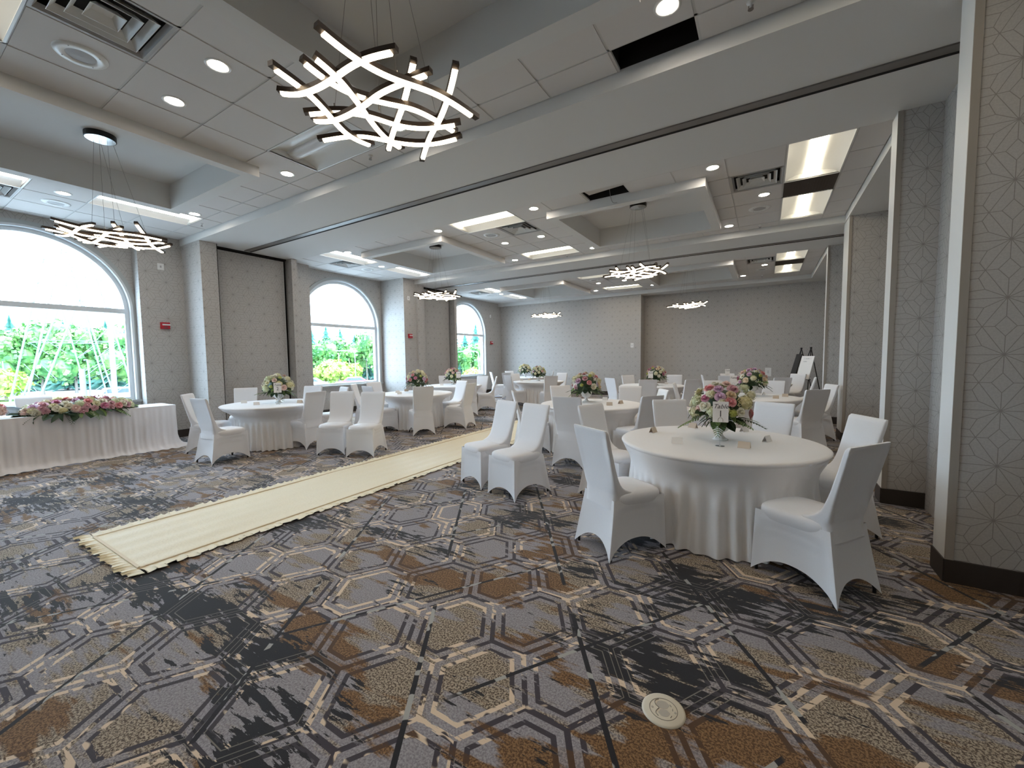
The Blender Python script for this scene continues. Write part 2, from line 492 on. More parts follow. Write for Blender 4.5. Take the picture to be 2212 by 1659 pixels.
# pale corner facings of the right-hand piers with tan corner guards
tn = 0
for (x, y0, y1) in ((1.04, 3.71, 3.93), (1.03, 5.384, 5.60), (1.15, 8.90, 9.45), (1.09, 11.06, 11.28)):
    tn += 1
    t = struct('trim_%d' % tn, MB().box(x - 0.008, x + 0.0, y0 - 0.004, y1, 0.15, ZB).mesh('facing', MT['strip']))
    obj('corner_guard', MB().box(x - 0.010, x + 0.032, y0 - 0.010, y0 - 0.001, 0.15, ZB).mesh('corner_guard', MT['guard']), t)
# baseboards
def baseboard(name, segs):
    b = MB()
    for (x0, y0, x1, y1) in segs:
        d = Vector((x1 - x0, y1 - y0, 0)).normalized(); n = Vector((d.y, -d.x, 0)) * 0.016; e = d * 0.016
        p, q = Vector((x0, y0, 0)) - e * 0.5, Vector((x1, y1, 0)) + e * 0.5
        v = [p, q, q + n, p + n]
        b.add(v + [w + Vector((0, 0, 0.15)) for w in v], [(0, 1, 5, 4), (1, 2, 6, 5), (2, 3, 7, 6), (3, 0, 4, 7), (4, 5, 6, 7), (3, 2, 1, 0)])
    struct(name, b.mesh(name, MT['base']))
baseboard('baseboard_left', [(XL, 1.0, XL, 2.93), (XA, 2.93, XA, 3.62), (XA, 3.62, XF, 3.62), (XF, 3.62, XF, 3.9), (XF, 5.38, XF, 5.5), (XA, 5.5, XA, 6.3),
                             (XL, 6.3, XL, 8.81), (XL, 8.81, -9.2, 8.81), (-9.2, 8.81, -9.2, 9.3), (XF, 9.3, XF, 9.58), (XF, 11.06, XF, 11.18), (XA, 11.18, XA, 11.95), (XL, 11.95, XL, Y1L)])
baseboard('baseboard_right', [(1.04, 3.71, XR, 3.71), (1.04, 3.93, 1.04, 3.71), (1.03, 5.384, 1.34, 5.384), (1.03, 5.6, 1.03, 5.384), (1.15, 8.9, XR, 8.9), (1.15, 9.45, 1.15, 8.9), (1.09, 11.06, 1.42, 11.06), (1.09, 11.28, 1.09, 11.06)])
baseboard('baseboard_far', [(XL, Y1L, -3.97, Y1L), (-3.97, Y1L, -3.97, Y1R), (-3.97, Y1R, XR, Y1R)])

# ---- windows
def arc_pts(yc, R, n=36):
    return [(yc + R, ZSILL)] + [(yc + R * cos(pi * i / n), ZSP + R * sin(pi * i / n)) for i in range(n + 1)] + [(yc - R, ZSILL)]
def ring(mb, yc, R0, R1, x0, x1):
    A, B = arc_pts(yc, R0), arc_pts(yc, R1)
    rows = []
    for (ya, za), (yb, zb) in zip(A, B):
        rows.append([(x0, ya, za), (x1, ya, za), (x1, yb, zb), (x0, yb, zb)])
    mb.grid(rows, True); mb.cap(rows[0]); mb.cap(rows[-1], True)
for k, (wi, yc) in enumerate(sorted(WC.items())):
    w = empty('window_%d' % (k + 1), (XL, yc, ZSILL)); w['kind'] = 'structure'
    def part(name, mb, m): 
        o = obj(name, mb.mesh(name, m), w); o.matrix_parent_inverse = Matrix.Translation((-XL, -yc, -ZSILL)); return o
    mb = MB(); ring(mb, yc, RO, RF + 0.02, XL, XL + 0.03); part('casing', mb, MT['trim'])
    mb = MB(); ring(mb, yc, RF + 0.02, RF - 0.015, XL - 0.06, XL + 0.045); part('bead', mb, MT['frame'])
    mb = MB(); ring(mb, yc, RF - 0.01, RG, XL - 0.12, XL - 0.05); mb.box(XL - 0.12, XL - 0.05, yc - RG, yc + RG, ZSILL, ZSILL + 0.05); part('frame', mb, MT['frame'])
    part('transom', MB().box(XL - 0.13, XL - 0.03, yc - RG, yc + RG, ZSP - 0.045, ZSP + 0.04), MT['frame'])
    mb = MB().box(XL - 0.10, XL - 0.09, yc - RG, yc + RG, ZSILL + 0.05, ZSP - 0.045); part('pane', mb, MT['glass'])
    mb = MB(); A = [(yc + RG * cos(pi * i / 36), ZSP + 0.04 + (RG - 0.04) * sin(pi * i / 36)) for i in range(37)]
    for xx, fl in ((XL - 0.10, True), (XL - 0.09, False)): mb.cap([(xx, y, z) for y, z in A], fl)
    mb.grid([[(XL - 0.10, y, z) for y, z in A], [(XL - 0.09, y, z) for y, z in A]], True)
    part('pane', mb, MT['glass'])
    part('sill', MB().box(XL, XL + 0.07, yc - RO - 0.02, yc + RO + 0.02, ZSILL - 0.045, ZSILL), MT['trim'])

# ---- partition pocket doors on the left
for i, y in enumerate((3.90, 9.58)):
    d = empty('door_%d' % (i + 1), (XP, y + 0.72, 0)); d['kind'] = 'structure'
    def dp(name, mb, m):
        o = obj(name, mb.mesh(name, m), d); o.matrix_parent_inverse = Matrix.Translation((-XP, -(y + 0.72), 0)); return o
    dp('panel', MB().box(XP - 0.05, XP, y + 0.055, y + 1.40, 0.02, ZB - 0.06), MT['wall'])
    mb = MB().box(XP - 0.09, XP - 0.06, y + 0.001, y + 1.479, 0.0, ZB); mb.box(XP - 0.06, XF - 0.02, y + 0.002, y + 0.02, 0.0, ZB)
    mb.box(XP - 0.05, XP + 0.02, y + 0.02, y + 1.46, ZB - 0.035, ZB - 0.002)
    dp('black_frame', mb, MT['dark'])
    mb = MB().box(XP - 0.04, XP + 0.004, y + 1.40, y + 1.408, 0.02, ZB - 0.06)
    dp('edge_strip', mb, MT['strip'])

# ------------------------------------------------------------------ ceiling
ceil = struct('ceiling', MB().box(XL - 0.5, XR + 0.4, Y0 - 0.3, Y1R + 0.4, TOP, TOP + 0.15).mesh('roof_slab', MT['dark']))
def cpart(name, mb, m, smooth=False): return obj(name, mb.mesh(name, m, smooth), ceil)
XG = [0.3305 - 0.2642 * n for n in range(-1, 18)]              # grid lines across the room (ceiling units)
YG = [2.413, 2.676, 2.940, 3.203, 3.467, 3.730]
YB0, YB1 = 2.293, 3.848
COFF = [(-1.301, -0.308), (-3.237, -2.250)]
CIN = [(-1.237, -0.365), (-3.165, -2.305)]
CY0, CY1, CI0, CI1 = 2.583, 3.535, 2.640, 3.470
XLIM0, XLIM1 = (XL + 0.0) / S, XCOVE / S
# beams, with the folding-partition track in their undersides
for j, (b0, b1) in enumerate(((1.492 - 2.356, 2.293 - 2.356), (1.492, 2.293), (3.848, 4.649), (6.395, 6.70))):
    if j < 3:
        cpart('beam', MB().box(XL - 0.3, XR + 0.2, b0 * S, b1 * S, ZB, TOP - 0.01), MT['paint'])
        yt = (b0 + 0.396) * S
        tr = cpart('partition_track', MB().box(XF - 0.1, 1.40, yt - 0.10, yt + 0.012, ZB - 0.012, ZB + 0.001), MT['track'])
        sl = obj('track_slot', MB().box(XF - 0.1, 1.40, yt + 0.004, yt + 0.034, ZB - 0.016, ZB - 0.0125 + 0.013).mesh('track_slot', MT['dark']), tr)
    else:
        cpart('beam', MB().box(XL - 0.3, XR + 0.2, b0 * S, Y1R + 0.2, ZB, TOP - 0.01), MT['paint'])
for k in (-2, -1, 0, 1):
    y0 = (YB0 + 2.356 * k) * S; y1 = (YB1 + 2.356 * k) * S
    if k == 1: y1 = 6.395 * S
    cpart('soffit', MB().box(XCOVE, XR + 0.2, y0, y1, ZB, TOP - 0.01), MT['paint'])

HOLES = {}      # cells replaced by a fixture or left open: (bay, column, row) ; column n spans XG[n+2]..XG[n+1]
def cells_of(bay, x0, x1, y0, y1):
    return (bay, round(x0, 3), round(x1, 3), round(y0, 3), round(y1, 3))
FIXED = []      # rectangles (bay, x0,x1,y0,y1) in bay-0 ceiling units where no tile lies
xc = lambda n: 0.3305 - 0.2642 * n
TRO = [('m0', xc(9), xc(7), YG[0], YG[1]), ('m1', xc(9), xc(7), YG[4], YG[5]), ('l0', xc(15), xc(14), YG[0], YG[2]), ('l1', xc(15), xc(14), YG[3], YG[5]),
       ('r0', xc(1), xc(0), YG[0], YG[2]), ('r1', xc(1), xc(0), YG[3], YG[5])]
DIF = [('r', xc(2), xc(1), YG[1], YG[2]), ('m', xc(8), xc(7), YG[1], YG[2]), ('l', xc(16), xc(15), YG[1], YG[2])]
GRI = ('g', xc(1), xc(0), YG[2], YG[3])
for k in BAYS:
    for t in TRO + DIF + [GRI]: FIXED.append((k,) + t[1:])
FIXED.append((-1, xc(3), xc(2), YG[5], YB1))           # missing cut tile: black hole by the first beam
FIXED.append((0, xc(5), xc(4), YG[0], CY0))              # lifted tile hatch
def rect_sub(r, c):
    x0, x1, y0, y1 = r; a0, a1, b0, b1 = c
    if a0 >= x1 or a1 <= x0 or b0 >= y1 or b1 <= y0: return [r]
    out = []
    if b0 > y0: out.append((x0, x1, y0, b0))
    if b1 < y1: out.append((x0, x1, b1, y1))
    m0, m1 = max(y0, b0), min(y1, b1)
    if a0 > x0: out.append((x0, a0, m0, m1))
    if a1 < x1: out.append((a1, x1, m0, m1))
    return [q for q in out if q[1] - q[0] > 0.012 and q[3] - q[2] > 0.012]
tile_cache = {}
def tile_mesh(rs):
    key = tuple(tuple(round(v, 3) for v in r) for r in rs)
    if key not in tile_cache:
        mb = MB()
        for (x0, x1, y0, y1) in rs:
            mb.box(x0, x1, y0, y1, -0.0, 0.015)
        tile_cache[key] = mb.mesh('ceiling_tile', MT['tile'])
    return tile_cache[key]
G = 0.0085 / S * 1.2
for k in BAYS:
    oy = 2.356 * k
    ylines = [YB0] + YG + [YB1]
    if k == 1: ylines = [YB0] + YG + [YG[-1] + 0.2635, 6.395 - 2.356]
    xlines = sorted([v for v in XG if XLIM0 + 0.02 < v < XLIM1 - 0.02] + [XLIM0 - 0.02, XLIM1])
    for i in range(len(xlines) - 1):
        for j in range(len(ylines) - 1):
            cell = (xlines[i], xlines[i + 1], ylines[j], ylines[j + 1])
            cx, cy = (cell[0] + cell[1]) / 2, (cell[2] + cell[3]) / 2
            skip = any(f[0] == k and f[1] - 1e-3 < cx < f[2] + 1e-3 and f[3] - 1e-3 < cy < f[4] + 1e-3 for f in FIXED)
            if skip: continue
            rs = [(cell[0] + G, cell[1] - G, cell[2] + G, cell[3] - G)]
            for a in COFF:
                rs = [q for r in rs for q in rect_sub(r, (a[0], a[1], CY0, CY1))]
            if not rs: continue
            ox, oyy = cell[0], cell[2]
            me = tile_mesh([((r[0] - ox) * S, (r[1] - ox) * S, (r[2] - oyy) * S, (r[3] - oyy) * S) for r in rs])
            obj('ceiling_tile', me, ceil, (ox * S, (oyy + oy) * S, HC))
    # T-bars
    def segs(a0, a1, lo, hi, cuts):
        out = [(a0, a1)]
        for c0, c1 in cuts:
            out = [q for s0, s1 in out for q in ((s0, min(s1, c0)), (max(s0, c1), s1)) if q[1] - q[0] > 0.01]
        return out
    mbx = MB(); mby = MB(); hw = 0.011
    for xl in xlines[1:-1]:
        cuts = [(CY0, CY1) for a in COFF if a[0] < xl < a[1]]
        cuts += [(f[3], f[4]) for f in FIXED if f[0] == k and f[1] + 0.01 < xl < f[2] - 0.01]
        for s0, s1 in segs(ylines[0], ylines[-1], 0, 0, cuts):
            mby.box(xl * S - hw, xl * S + hw, (s0 + oy) * S, (s1 + oy) * S, HC + 0.006, HC + 0.03)
    for yl in ylines[1:-1]:
        cuts = [a for a in COFF if CY0 < yl < CY1] + [(f[1], f[2]) for f in FIXED if f[0] == k and f[3] + 0.01 < yl < f[4] - 0.01]
        for s0, s1 in segs(xlines[0], xlines[-1], 0, 0, cuts):
            mbx.box(s0 * S, s1 * S, (yl + oy) * S - hw, (yl + oy) * S + hw, HC + 0.006, HC + 0.03)
    cpart('grid_runner', mby, MT['grid']); cpart('grid_crosspiece', mbx, MT['grid'])
    # coffers
    for (a, c) in zip(COFF, CIN):
        X0, X1, Ya, Yb = a[0] * S, a[1] * S, (CY0 + oy) * S, (CY1 + oy) * S
        x0, x1, ya, yb = c[0] * S, c[1] * S, (CI0 + oy) * S, (CI1 + oy) * S
        mb = MB()
        mb.box(X0, x0, Ya, Yb, ZB, ZR + 0.05); mb.box(x1, X1, Ya, Yb, ZB, ZR + 0.05)
        mb.box(x0, x1, Ya, ya, ZB, ZR + 0.05); mb.box(x0, x1, yb, Yb, ZB, ZR + 0.05)
        mb.box(X0, X1, Ya, Yb, ZR, ZR + 0.06)
        cpart('coffer', mb, MT['paint'])
cpart('tile_strip', MB().box(XL - 0.02, XCOVE, Y0, (1.492 - 2.356) * S, HC, HC + 0.02), MT['tile'])
# black board and boxes added as plenum shade above the open cells
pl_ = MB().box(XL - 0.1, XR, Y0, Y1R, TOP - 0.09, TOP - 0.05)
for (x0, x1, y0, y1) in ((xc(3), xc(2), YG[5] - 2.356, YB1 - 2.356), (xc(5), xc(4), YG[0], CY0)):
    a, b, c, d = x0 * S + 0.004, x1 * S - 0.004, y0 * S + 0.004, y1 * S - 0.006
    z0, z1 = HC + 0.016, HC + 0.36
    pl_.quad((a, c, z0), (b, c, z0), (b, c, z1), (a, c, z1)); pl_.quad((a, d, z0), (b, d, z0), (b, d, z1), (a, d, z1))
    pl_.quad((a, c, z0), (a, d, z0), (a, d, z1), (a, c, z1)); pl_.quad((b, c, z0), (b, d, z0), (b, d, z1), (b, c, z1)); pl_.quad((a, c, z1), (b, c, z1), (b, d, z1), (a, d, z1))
cpart('plenum_shade_box', pl_, MT['dark'])

# ---- ceiling fixtures (each a thing)
BAYN = {-1: 'nearest ceiling bay', 0: 'middle ceiling bay', 1: 'far ceiling bay'}
def rect(mb, x0, x1, y0, y1, z): return [(x0, y0, z), (x1, y0, z), (x1, y1, z), (x0, y1, z)]
def make_troffer(w, l, lit, cool):
    """Recessed troffer, origin at the middle of its opening, long side along Y."""
    root = empty('recessed_troffer')
    a, b, e = w / 2, l / 2, 0.016
    mb = MB()
    for x0, x1, y0, y1 in ((-a, -a + e, -b, b), (a - e, a, -b, b), (-a, a, -b, -b + e), (-a, a, b - e, b)): mb.box(x0, x1, y0, y1, -0.002, 0.012)
    obj('frame', mb.mesh('frame', MT['enamel']), root)
    mb = MB(); c = 0.085; rows = []
    prof = [(-a + e, 0.002), (-a * 0.8, 0.040), (-a * 0.55, 0.072), (-c - 0.03, 0.082), (-c, 0.080)]
    for sgn in (1, -1):
        r = [[(sgn * px, -b + e, pz), (sgn * px, b - e, pz)] for px, pz in prof]
        mb.grid(r if sgn > 0 else r[::-1])
    mb.box(-c, c, -b + e, b - e, 0.082, 0.088)
    for y in (-b + e, b - e):
        mb.quad((-a + e, y, 0.002), (a - e, y, 0.002), (a - e, y, 0.088), (-a + e, y, 0.088))
    obj('reflector', mb.mesh('reflector', MT['enamel'], True), root)
    mb = MB(); rows = []
    for i in range(9):
        t = pi * i / 8
        rows.append([(-c * cos(t), -b + e + 0.004, 0.078 - 0.050 * sin(t)), (-c * cos(t), b - e - 0.004, 0.078 - 0.050 * sin(t))])
    mb.grid(rows)
    lm = (MT['troffer_c'] if cool else MT['troffer']) if lit else MT['lens_off']
    obj('lens', mb.mesh('lens', lm, True), root)
    return root
TW = 0.2642 * S; TH = 0.2635 * S
TLAB = {'m0': 'ceiling troffer between the two coffers beside the nearer beam', 'm1': 'ceiling troffer between the two coffers beside the further beam',
        'l0': 'window-side troffer at the near end of the left coffer', 'l1': 'window-side troffer at the far end of the left coffer',
        'r0': 'ceiling troffer on the right, nearer than the dark return grille', 'r1': 'ceiling troffer on the right, beyond the dark return grille'}
for k in BAYS:
    for (nm, x0, x1, y0, y1) in TRO:
        lit = not (k == -1 and nm in ('m1',))
        along_y = nm[0] in 'lr'
        w = (x1 - x0 if along_y else y1 - y0) * S; l = (y1 - y0 if along_y else x1 - x0) * S
        t = make_troffer(w, l, lit, cool=nm[0] == 'l')
        t.location = ((x0 + x1) / 2 * S, ((y0 + y1) / 2 + 2.356 * k) * S, HC)
        if not along_y: t.rotation_euler = (0, 0, pi / 2)
        if k == -1 and nm in ('r0', 'r1', 'm0'): pass
        tag(t, ('lit ' if lit else 'unlit white ') + TLAB[nm] + ', ' + BAYN[k], 'ceiling light', 'recessed troffers')
DOWN = [(-0.262, 2.487, 'at the near right corner of the right coffer'), (-0.262, 3.652, 'at the far right corner of the right coffer'), (-0.030, 3.073, 'beside the air vent on the right'),
        (-1.347, 2.485, 'at the near left corner of the right coffer'), (-1.37, 3.663, 'at the far left corner of the right coffer'), (-1.600, 3.076, 'between the coffers, nearer the right one'),
        (-1.955, 3.076, 'between the coffers, nearer the left one'), (-2.204, 2.495, 'at the near right corner of the left coffer'), (-2.204, 3.656, 'at the far right corner of the left coffer'),
        (-3.33, 2.510, 'at the near left corner of the left coffer'), (-3.54, 3.084, 'beside the left coffer on the window side'), (-3.315, 3.654, 'at the far left corner of the left coffer')]
dl0 = empty('downlight')
obj('trim_ring', MB().lathe([(0.062, 0.012), (0.066, -0.004), (0.088, -0.006), (0.092, 0.0)], 28).mesh('trim_ring', MT['enamel'], True), dl0)
obj('lens', MB().lathe([(0.066, -0.002), (0.045, -0.0045), (0.0005, -0.005)], 24).mesh('lens', MT['down'], True), dl0)
first = True
for k in BAYS:
    for (x, y, lab) in DOWN:
        d = dl0 if first else copy_tree(dl0); first = False
        d.location = (x * S, (y + 2.356 * k) * S, HC)
        tag(d, 'round recessed downlight ' + lab + ', ' + BAYN[k], 'downlight', 'recessed downlights')
def make_vent():
    root = empty('air_vent'); a, b = TW / 2 - 0.004, TH / 2 - 0.004
    mb = MB(); 
    for f0, f1, z0, z1 in ((1.0, 0.93, 0.0, 0.0), (0.93, 0.86, 0.0, 0.035)):
        mb.grid([rect(mb, -a * f0, a * f0, -b * f0, b * f0, z0), rect(mb, -a * f1, a * f1, -b * f1, b * f1, z1)], True)
    obj('frame', mb.mesh('frame', MT['vent']), root)
    obj('throat', MB().box(-a * 0.86, a * 0.86, -b * 0.86, b * 0.86, 0.075, 0.08).grid([rect(None, -a * .86, a * .86, -b * .86, b * .86, 0.035), rect(None, -a * .86, a * .86, -b * .86, b * .86, 0.078)], True).mesh('throat', MT['dark']), root)
    for f in (0.76, 0.53, 0.30):
        mb = MB(); g = f - 0.13
        mb.grid([rect(None, -a * f, a * f, -b * f, b * f, -0.004), rect(None, -a * g, a * g, -b * g, b * g, 0.045)], True)
        mb.grid([rect(None, -a * (f - .012), a * (f - .012), -b * (f - .012), b * (f - .012), -0.004), rect(None, -a * f, a * f, -b * f, b * f, -0.004)], True)
        if f == 0.30: mb.quad(*rect(None, -a * g, a * g, -b * g, b * g, 0.045))
        obj('louver_ring', mb.mesh('louver_ring', MT['enamel']), root)
    return root
v0 = make_vent(); first = True
VL = {'r': 'square stepped air vent at the right of the right coffer', 'm': 'square stepped air vent between the two coffers', 'l': 'square stepped air vent on the window side'}
for k in BAYS:
    for (nm, x0, x1, y0, y1) in DIF:
        v = v0 if first else copy_tree(v0); first = False
        v.location = ((x0 + x1) / 2 * S, ((y0 + y1) / 2 + 2.356 * k) * S, HC)
        tag(v, VL[nm] + ', ' + BAYN[k], 'air vent', 'stepped ceiling vents')
for k in BAYS:
    (_, x0, x1, y0, y1) = GRI
    mb = MB().box(x0 * S + 0.01, x1 * S - 0.01, (y0 + 2.356 * k) * S + 0.01, (y1 + 2.356 * k) * S - 0.01, HC + 0.002, HC + 0.01)
    n = 18
    for i in range(n):
        xx = (x0 + (x1 - x0) * (i + 0.5) / n) * S
        mb.box(xx - 0.004, xx + 0.004, (y0 + 2.356 * k) * S + 0.01, (y1 + 2.356 * k) * S - 0.01, HC - 0.003, HC + 0.002)
    tag(obj('return_grille', mb.mesh('return_grille', MT['brown_grille'])), 'dark brown return air grille between the two troffers, ' + BAYN[k], 'vent grille', 'return air grilles')
sp0 = empty('ceiling_speaker'); first = True
obj('bezel', MB().lathe([(0.087, -0.004), (0.092, -0.012), (0.150, -0.010), (0.158, 0.0)], 32).mesh('bezel', MT['enamel'], True), sp0)
obj('grille', MB().lathe([(0.090, -0.006), (0.05, -0.009), (0.012, -0.010), (0.0005, -0.012)], 28).mesh('grille', MT['mesh'], True), sp0)
for i in range(4):
    obj('screw', MB().lathe([(0.005, -0.0125), (0.004, -0.014), (0.0003, -0.0145)], 8, (0.122 * cos(pi / 4 + i * pi / 2), 0.122 * sin(pi / 4 + i * pi / 2), 0)).mesh('screw', MT['track']), sp0)
for k in BAYS:
    for (x, y, lab) in ((-0.057, 3.34, 'round white ceiling speaker on the right side'), (-1.918, 2.816, 'round white ceiling speaker between the two coffers'), (-3.784, 3.10, 'round white ceiling speaker on the window side')):
        s = sp0 if first else copy_tree(sp0); first = False
        s.location = (x * S, (y + 2.356 * k) * S, HC)
        tag(s, lab + ', ' + BAYN[k], 'speaker', 'ceiling speakers')
spk0 = empty('fire_sprinkler'); first = True
obj('escutcheon', MB().lathe([(0.028, 0.0), (0.024, -0.008), (0.008, -0.012), (0.006, -0.03), (0.0005, -0.03)], 14).mesh('escutcheon', MT['white_pl'], True), spk0)
obj('deflector', MB().lathe([(0.0005, -0.045), (0.018, -0.045), (0.018, -0.048), (0.0005, -0.048)], 12).tube([(0.012, 0, -0.02), (0.012, 0, -0.046)], 0.003, 5).tube([(-0.012, 0, -0.02), (-0.012, 0, -0.046)], 0.003, 5).mesh('deflector', MT['track']), spk0)
for k in BAYS:
    for (x, lab) in ((-1.674, 'between the two coffers'), (-0.058, 'on the right'), (-3.50, 'on the window side')):
        s = spk0 if first else copy_tree(spk0); first = False
        s.location = (x * S, (3.766 + 2.356 * k) * S, HC)
        tag(s, 'small pendent fire sprinkler by the further beam, ' + lab + ', ' + BAYN[k], 'sprinkler', 'fire sprinklers')
# lifted hatch tile in the middle bay, with a cable hanging out, tilted in its opening
ht = empty('lifted_tile', ((xc(5) + xc(4)) / 2 * S, (YG[0] + CY0) / 2 * S, HC + 0.055))
obj('panel', MB().box(-0.29, 0.29, -0.19, 0.19, -0.008, 0.008).mesh('panel', MT['tile']), ht, (-0.0, -0.07, 0.02)).rotation_euler = (radians(6), radians(-4), 0)
tag(ht, 'loose ceiling tile lifted askew in its opening beside the right coffer, middle bay', 'ceiling tile')
cb = MB().tube(catmull([(-2.05, CY0 * S - 0.06, HC + 0.1), (-2.03, CY0 * S - 0.05, HC - 0.03), (-2.0, CY0 * S - 0.03, HC - 0.10), (-1.94, CY0 * S - 0.03, HC - 0.11)], 5), 0.004, 6)
tag(obj('loose_cable', cb.mesh('loose_cable', MT['cable'])), 'thin loose cable dangling from the open ceiling tile', 'cable')

# ---- chandeliers: ten woven curved LED bars on cables
BARS = [
[(0.158, -0.482, 0.05), (0.176, -0.278, 0.02), (0.25, -0.082, 0.0), (0.343, 0.13, 0.02), (0.394, 0.435, 0.0)],
[(-0.399, -0.348, 0.02), (-0.287, -0.291, 0.0), (-0.068, -0.287, -0.02), (0.069, -0.272, 0.01), (0.212, -0.25, 0.03), (0.378, -0.199, 0.03)],
[(-0.237, -0.476, 0.03), (-0.268, -0.292, 0.03), (-0.265, -0.202, 0.0), (-0.31, -0.073, -0.02), (-0.427, 0.124, 0.0), (-0.427, 0.327, 0.02)],
[(-0.068, -0.417, 0.03), (-0.059, -0.274, 0.0), (-0.06, -0.097, 0.02), (-0.009, 0.014, 0.03), (0.102, 0.078, 0.0), (0.163, 0.141, -0.01), (0.157, 0.323, 0.02), (0.166, 0.51, 0.02)],
[(0.004, -0.396, 0.03), (0.023, -0.312, -0.0), (0.015, -0.234, -0.02), (-0.068, -0.092, 0.0), (-0.167, 0.065, 0.02), (-0.239, 0.246, 0.0), (-0.256, 0.441, 0.0)],
[(-0.438, -0.171, 0.0), (-0.314, -0.057, 0.03), (-0.148, 0.037, 0.01), (-0.077, 0.18, 0.0), (0.069, 0.303, -0.02), (0.272, 0.427, 0.01)],
[(-0.459, -0.108, 0.0), (-0.347, -0.069, -0.02), (-0.212, -0.048, -0.02), (-0.039, -0.039, 0.0), (0.055, -0.04, 0.02), (0.199, -0.011, 0.04), (0.392, 0.028, 0.05)],
[(-0.643, 0.053, 0.0), (-0.485, 0.155, 0.03), (-0.347, 0.222, 0.02), (-0.24, 0.327, -0.0), (-0.046, 0.467, -0.02), (0.178, 0.552, 0.01)],
[(0.331, -0.035, 0.1), (0.234, 0.025, 0.06), (0.086, 0.117, 0.02), (-0.039, 0.184, 0.0), (-0.173, 0.266, -0.01), (-0.352, 0.392, -0.01)],
[(0.49, 0.119, 0.11), (0.362, 0.216, 0.05), (0.18, 0.326, 0.0), (0.032, 0.4, -0.01), (-0.246, 0.615, -0.02)]]
def smooth_path(P, it=2):
    P = [Vector(p) for p in P]
    for _ in range(it):
        P = [P[0]] + [(P[i - 1] + 2 * P[i] + P[i + 1]) / 4 for i in range(1, len(P) - 1)] + [P[-1]]
    return P
def ribbon(mb, pts, w, z0, z1, taper=0.0):
    rows = []
    for i, p in enumerate(pts):
        d = (pts[min(i + 1, len(pts) - 1)] - pts[max(i - 1, 0)]); d = Vector((d.x, d.y, d.z)).normalized()
        n = Vector((-d.y, d.x, 0)).normalized(); up = d.cross(n); up = up if up.z > 0 else -up
        rows.append([p + n * w / 2 + up * z1, p - n * w / 2 + up * z1, p - n * (w / 2 - taper) + up * z0, p + n * (w / 2 - taper) + up * z0])
    mb.grid(rows, True); mb.cap(rows[0]); mb.cap(rows[-1], True)
def make_chandelier():
    root = empty('chandelier')
    for B in BARS:
        P = catmull(smooth_path(catmull(B, 3), 3), 2)
        mb = MB(); ribbon(mb, P, 0.036, 0.0, 0.026)
        hb = obj('light_bar', mb.mesh('light_bar', MT['bronze']), root)
        mb = MB(); ribbon(mb, P[1:-1], 0.033, -0.013, 0.0, 0.005)
        obj('diffuser', mb.mesh('diffuser', MT['warm']), hb)
    zc = ZR - 2.97
    mb = MB().lathe([(0.0005, zc), (0.14, zc), (0.14, zc - 0.055), (0.132, zc - 0.06)], 32)
    ca = obj('canopy', mb.mesh('canopy', MT['black'], False), root)
    obj('underside', MB().lathe([(0.132, zc - 0.059), (0.0005, zc - 0.062)], 28).mesh('underside', MT['chrome']), ca)
    for (bx, by, bz), a in (((0.25, -0.082, 0.02), -20), ((-0.30, -0.065, 0.04), 200), ((0.16, 0.33, 0.03), 70), ((-0.10, 0.10, 0.05), 130), ((-0.24, 0.246, 0.03), 165)):
        c0 = (0.10 * cos(radians(a)), 0.10 * sin(radians(a)), zc - 0.06)
        mb = MB().tube([c0, (bx, by, bz)], 0.0016, 5); mb.tube([(bx, by, bz + 0.03), (bx, by, bz)], 0.006, 6)
        obj('cable', mb.mesh('cable', MT['cable']), root)
    return root
ch0 = make_chandelier(); first = True
CHN = {(-1, 0): 'large nearest chandelier of woven glowing bars over the front carpet', (-1, 1): 'woven bar chandelier hanging before the nearest arched window',
       (0, 0): 'woven bar chandelier in the right coffer of the middle bay', (0, 1): 'woven bar chandelier in the left coffer of the middle bay',
       (1, 0): 'small distant woven bar chandelier before the recessed right far wall', (1, 1): 'small distant woven bar chandelier before the left far wall'}
for k in BAYS:
    for q, x in enumerate((-1.94, -6.615)):
        c = ch0 if first else copy_tree(ch0); first = False
        c.location = (x, 1.697 + PER * (k + 1), 2.97)
        tag(c, CHN[(k, q)], 'chandelier', 'woven bar chandeliers')
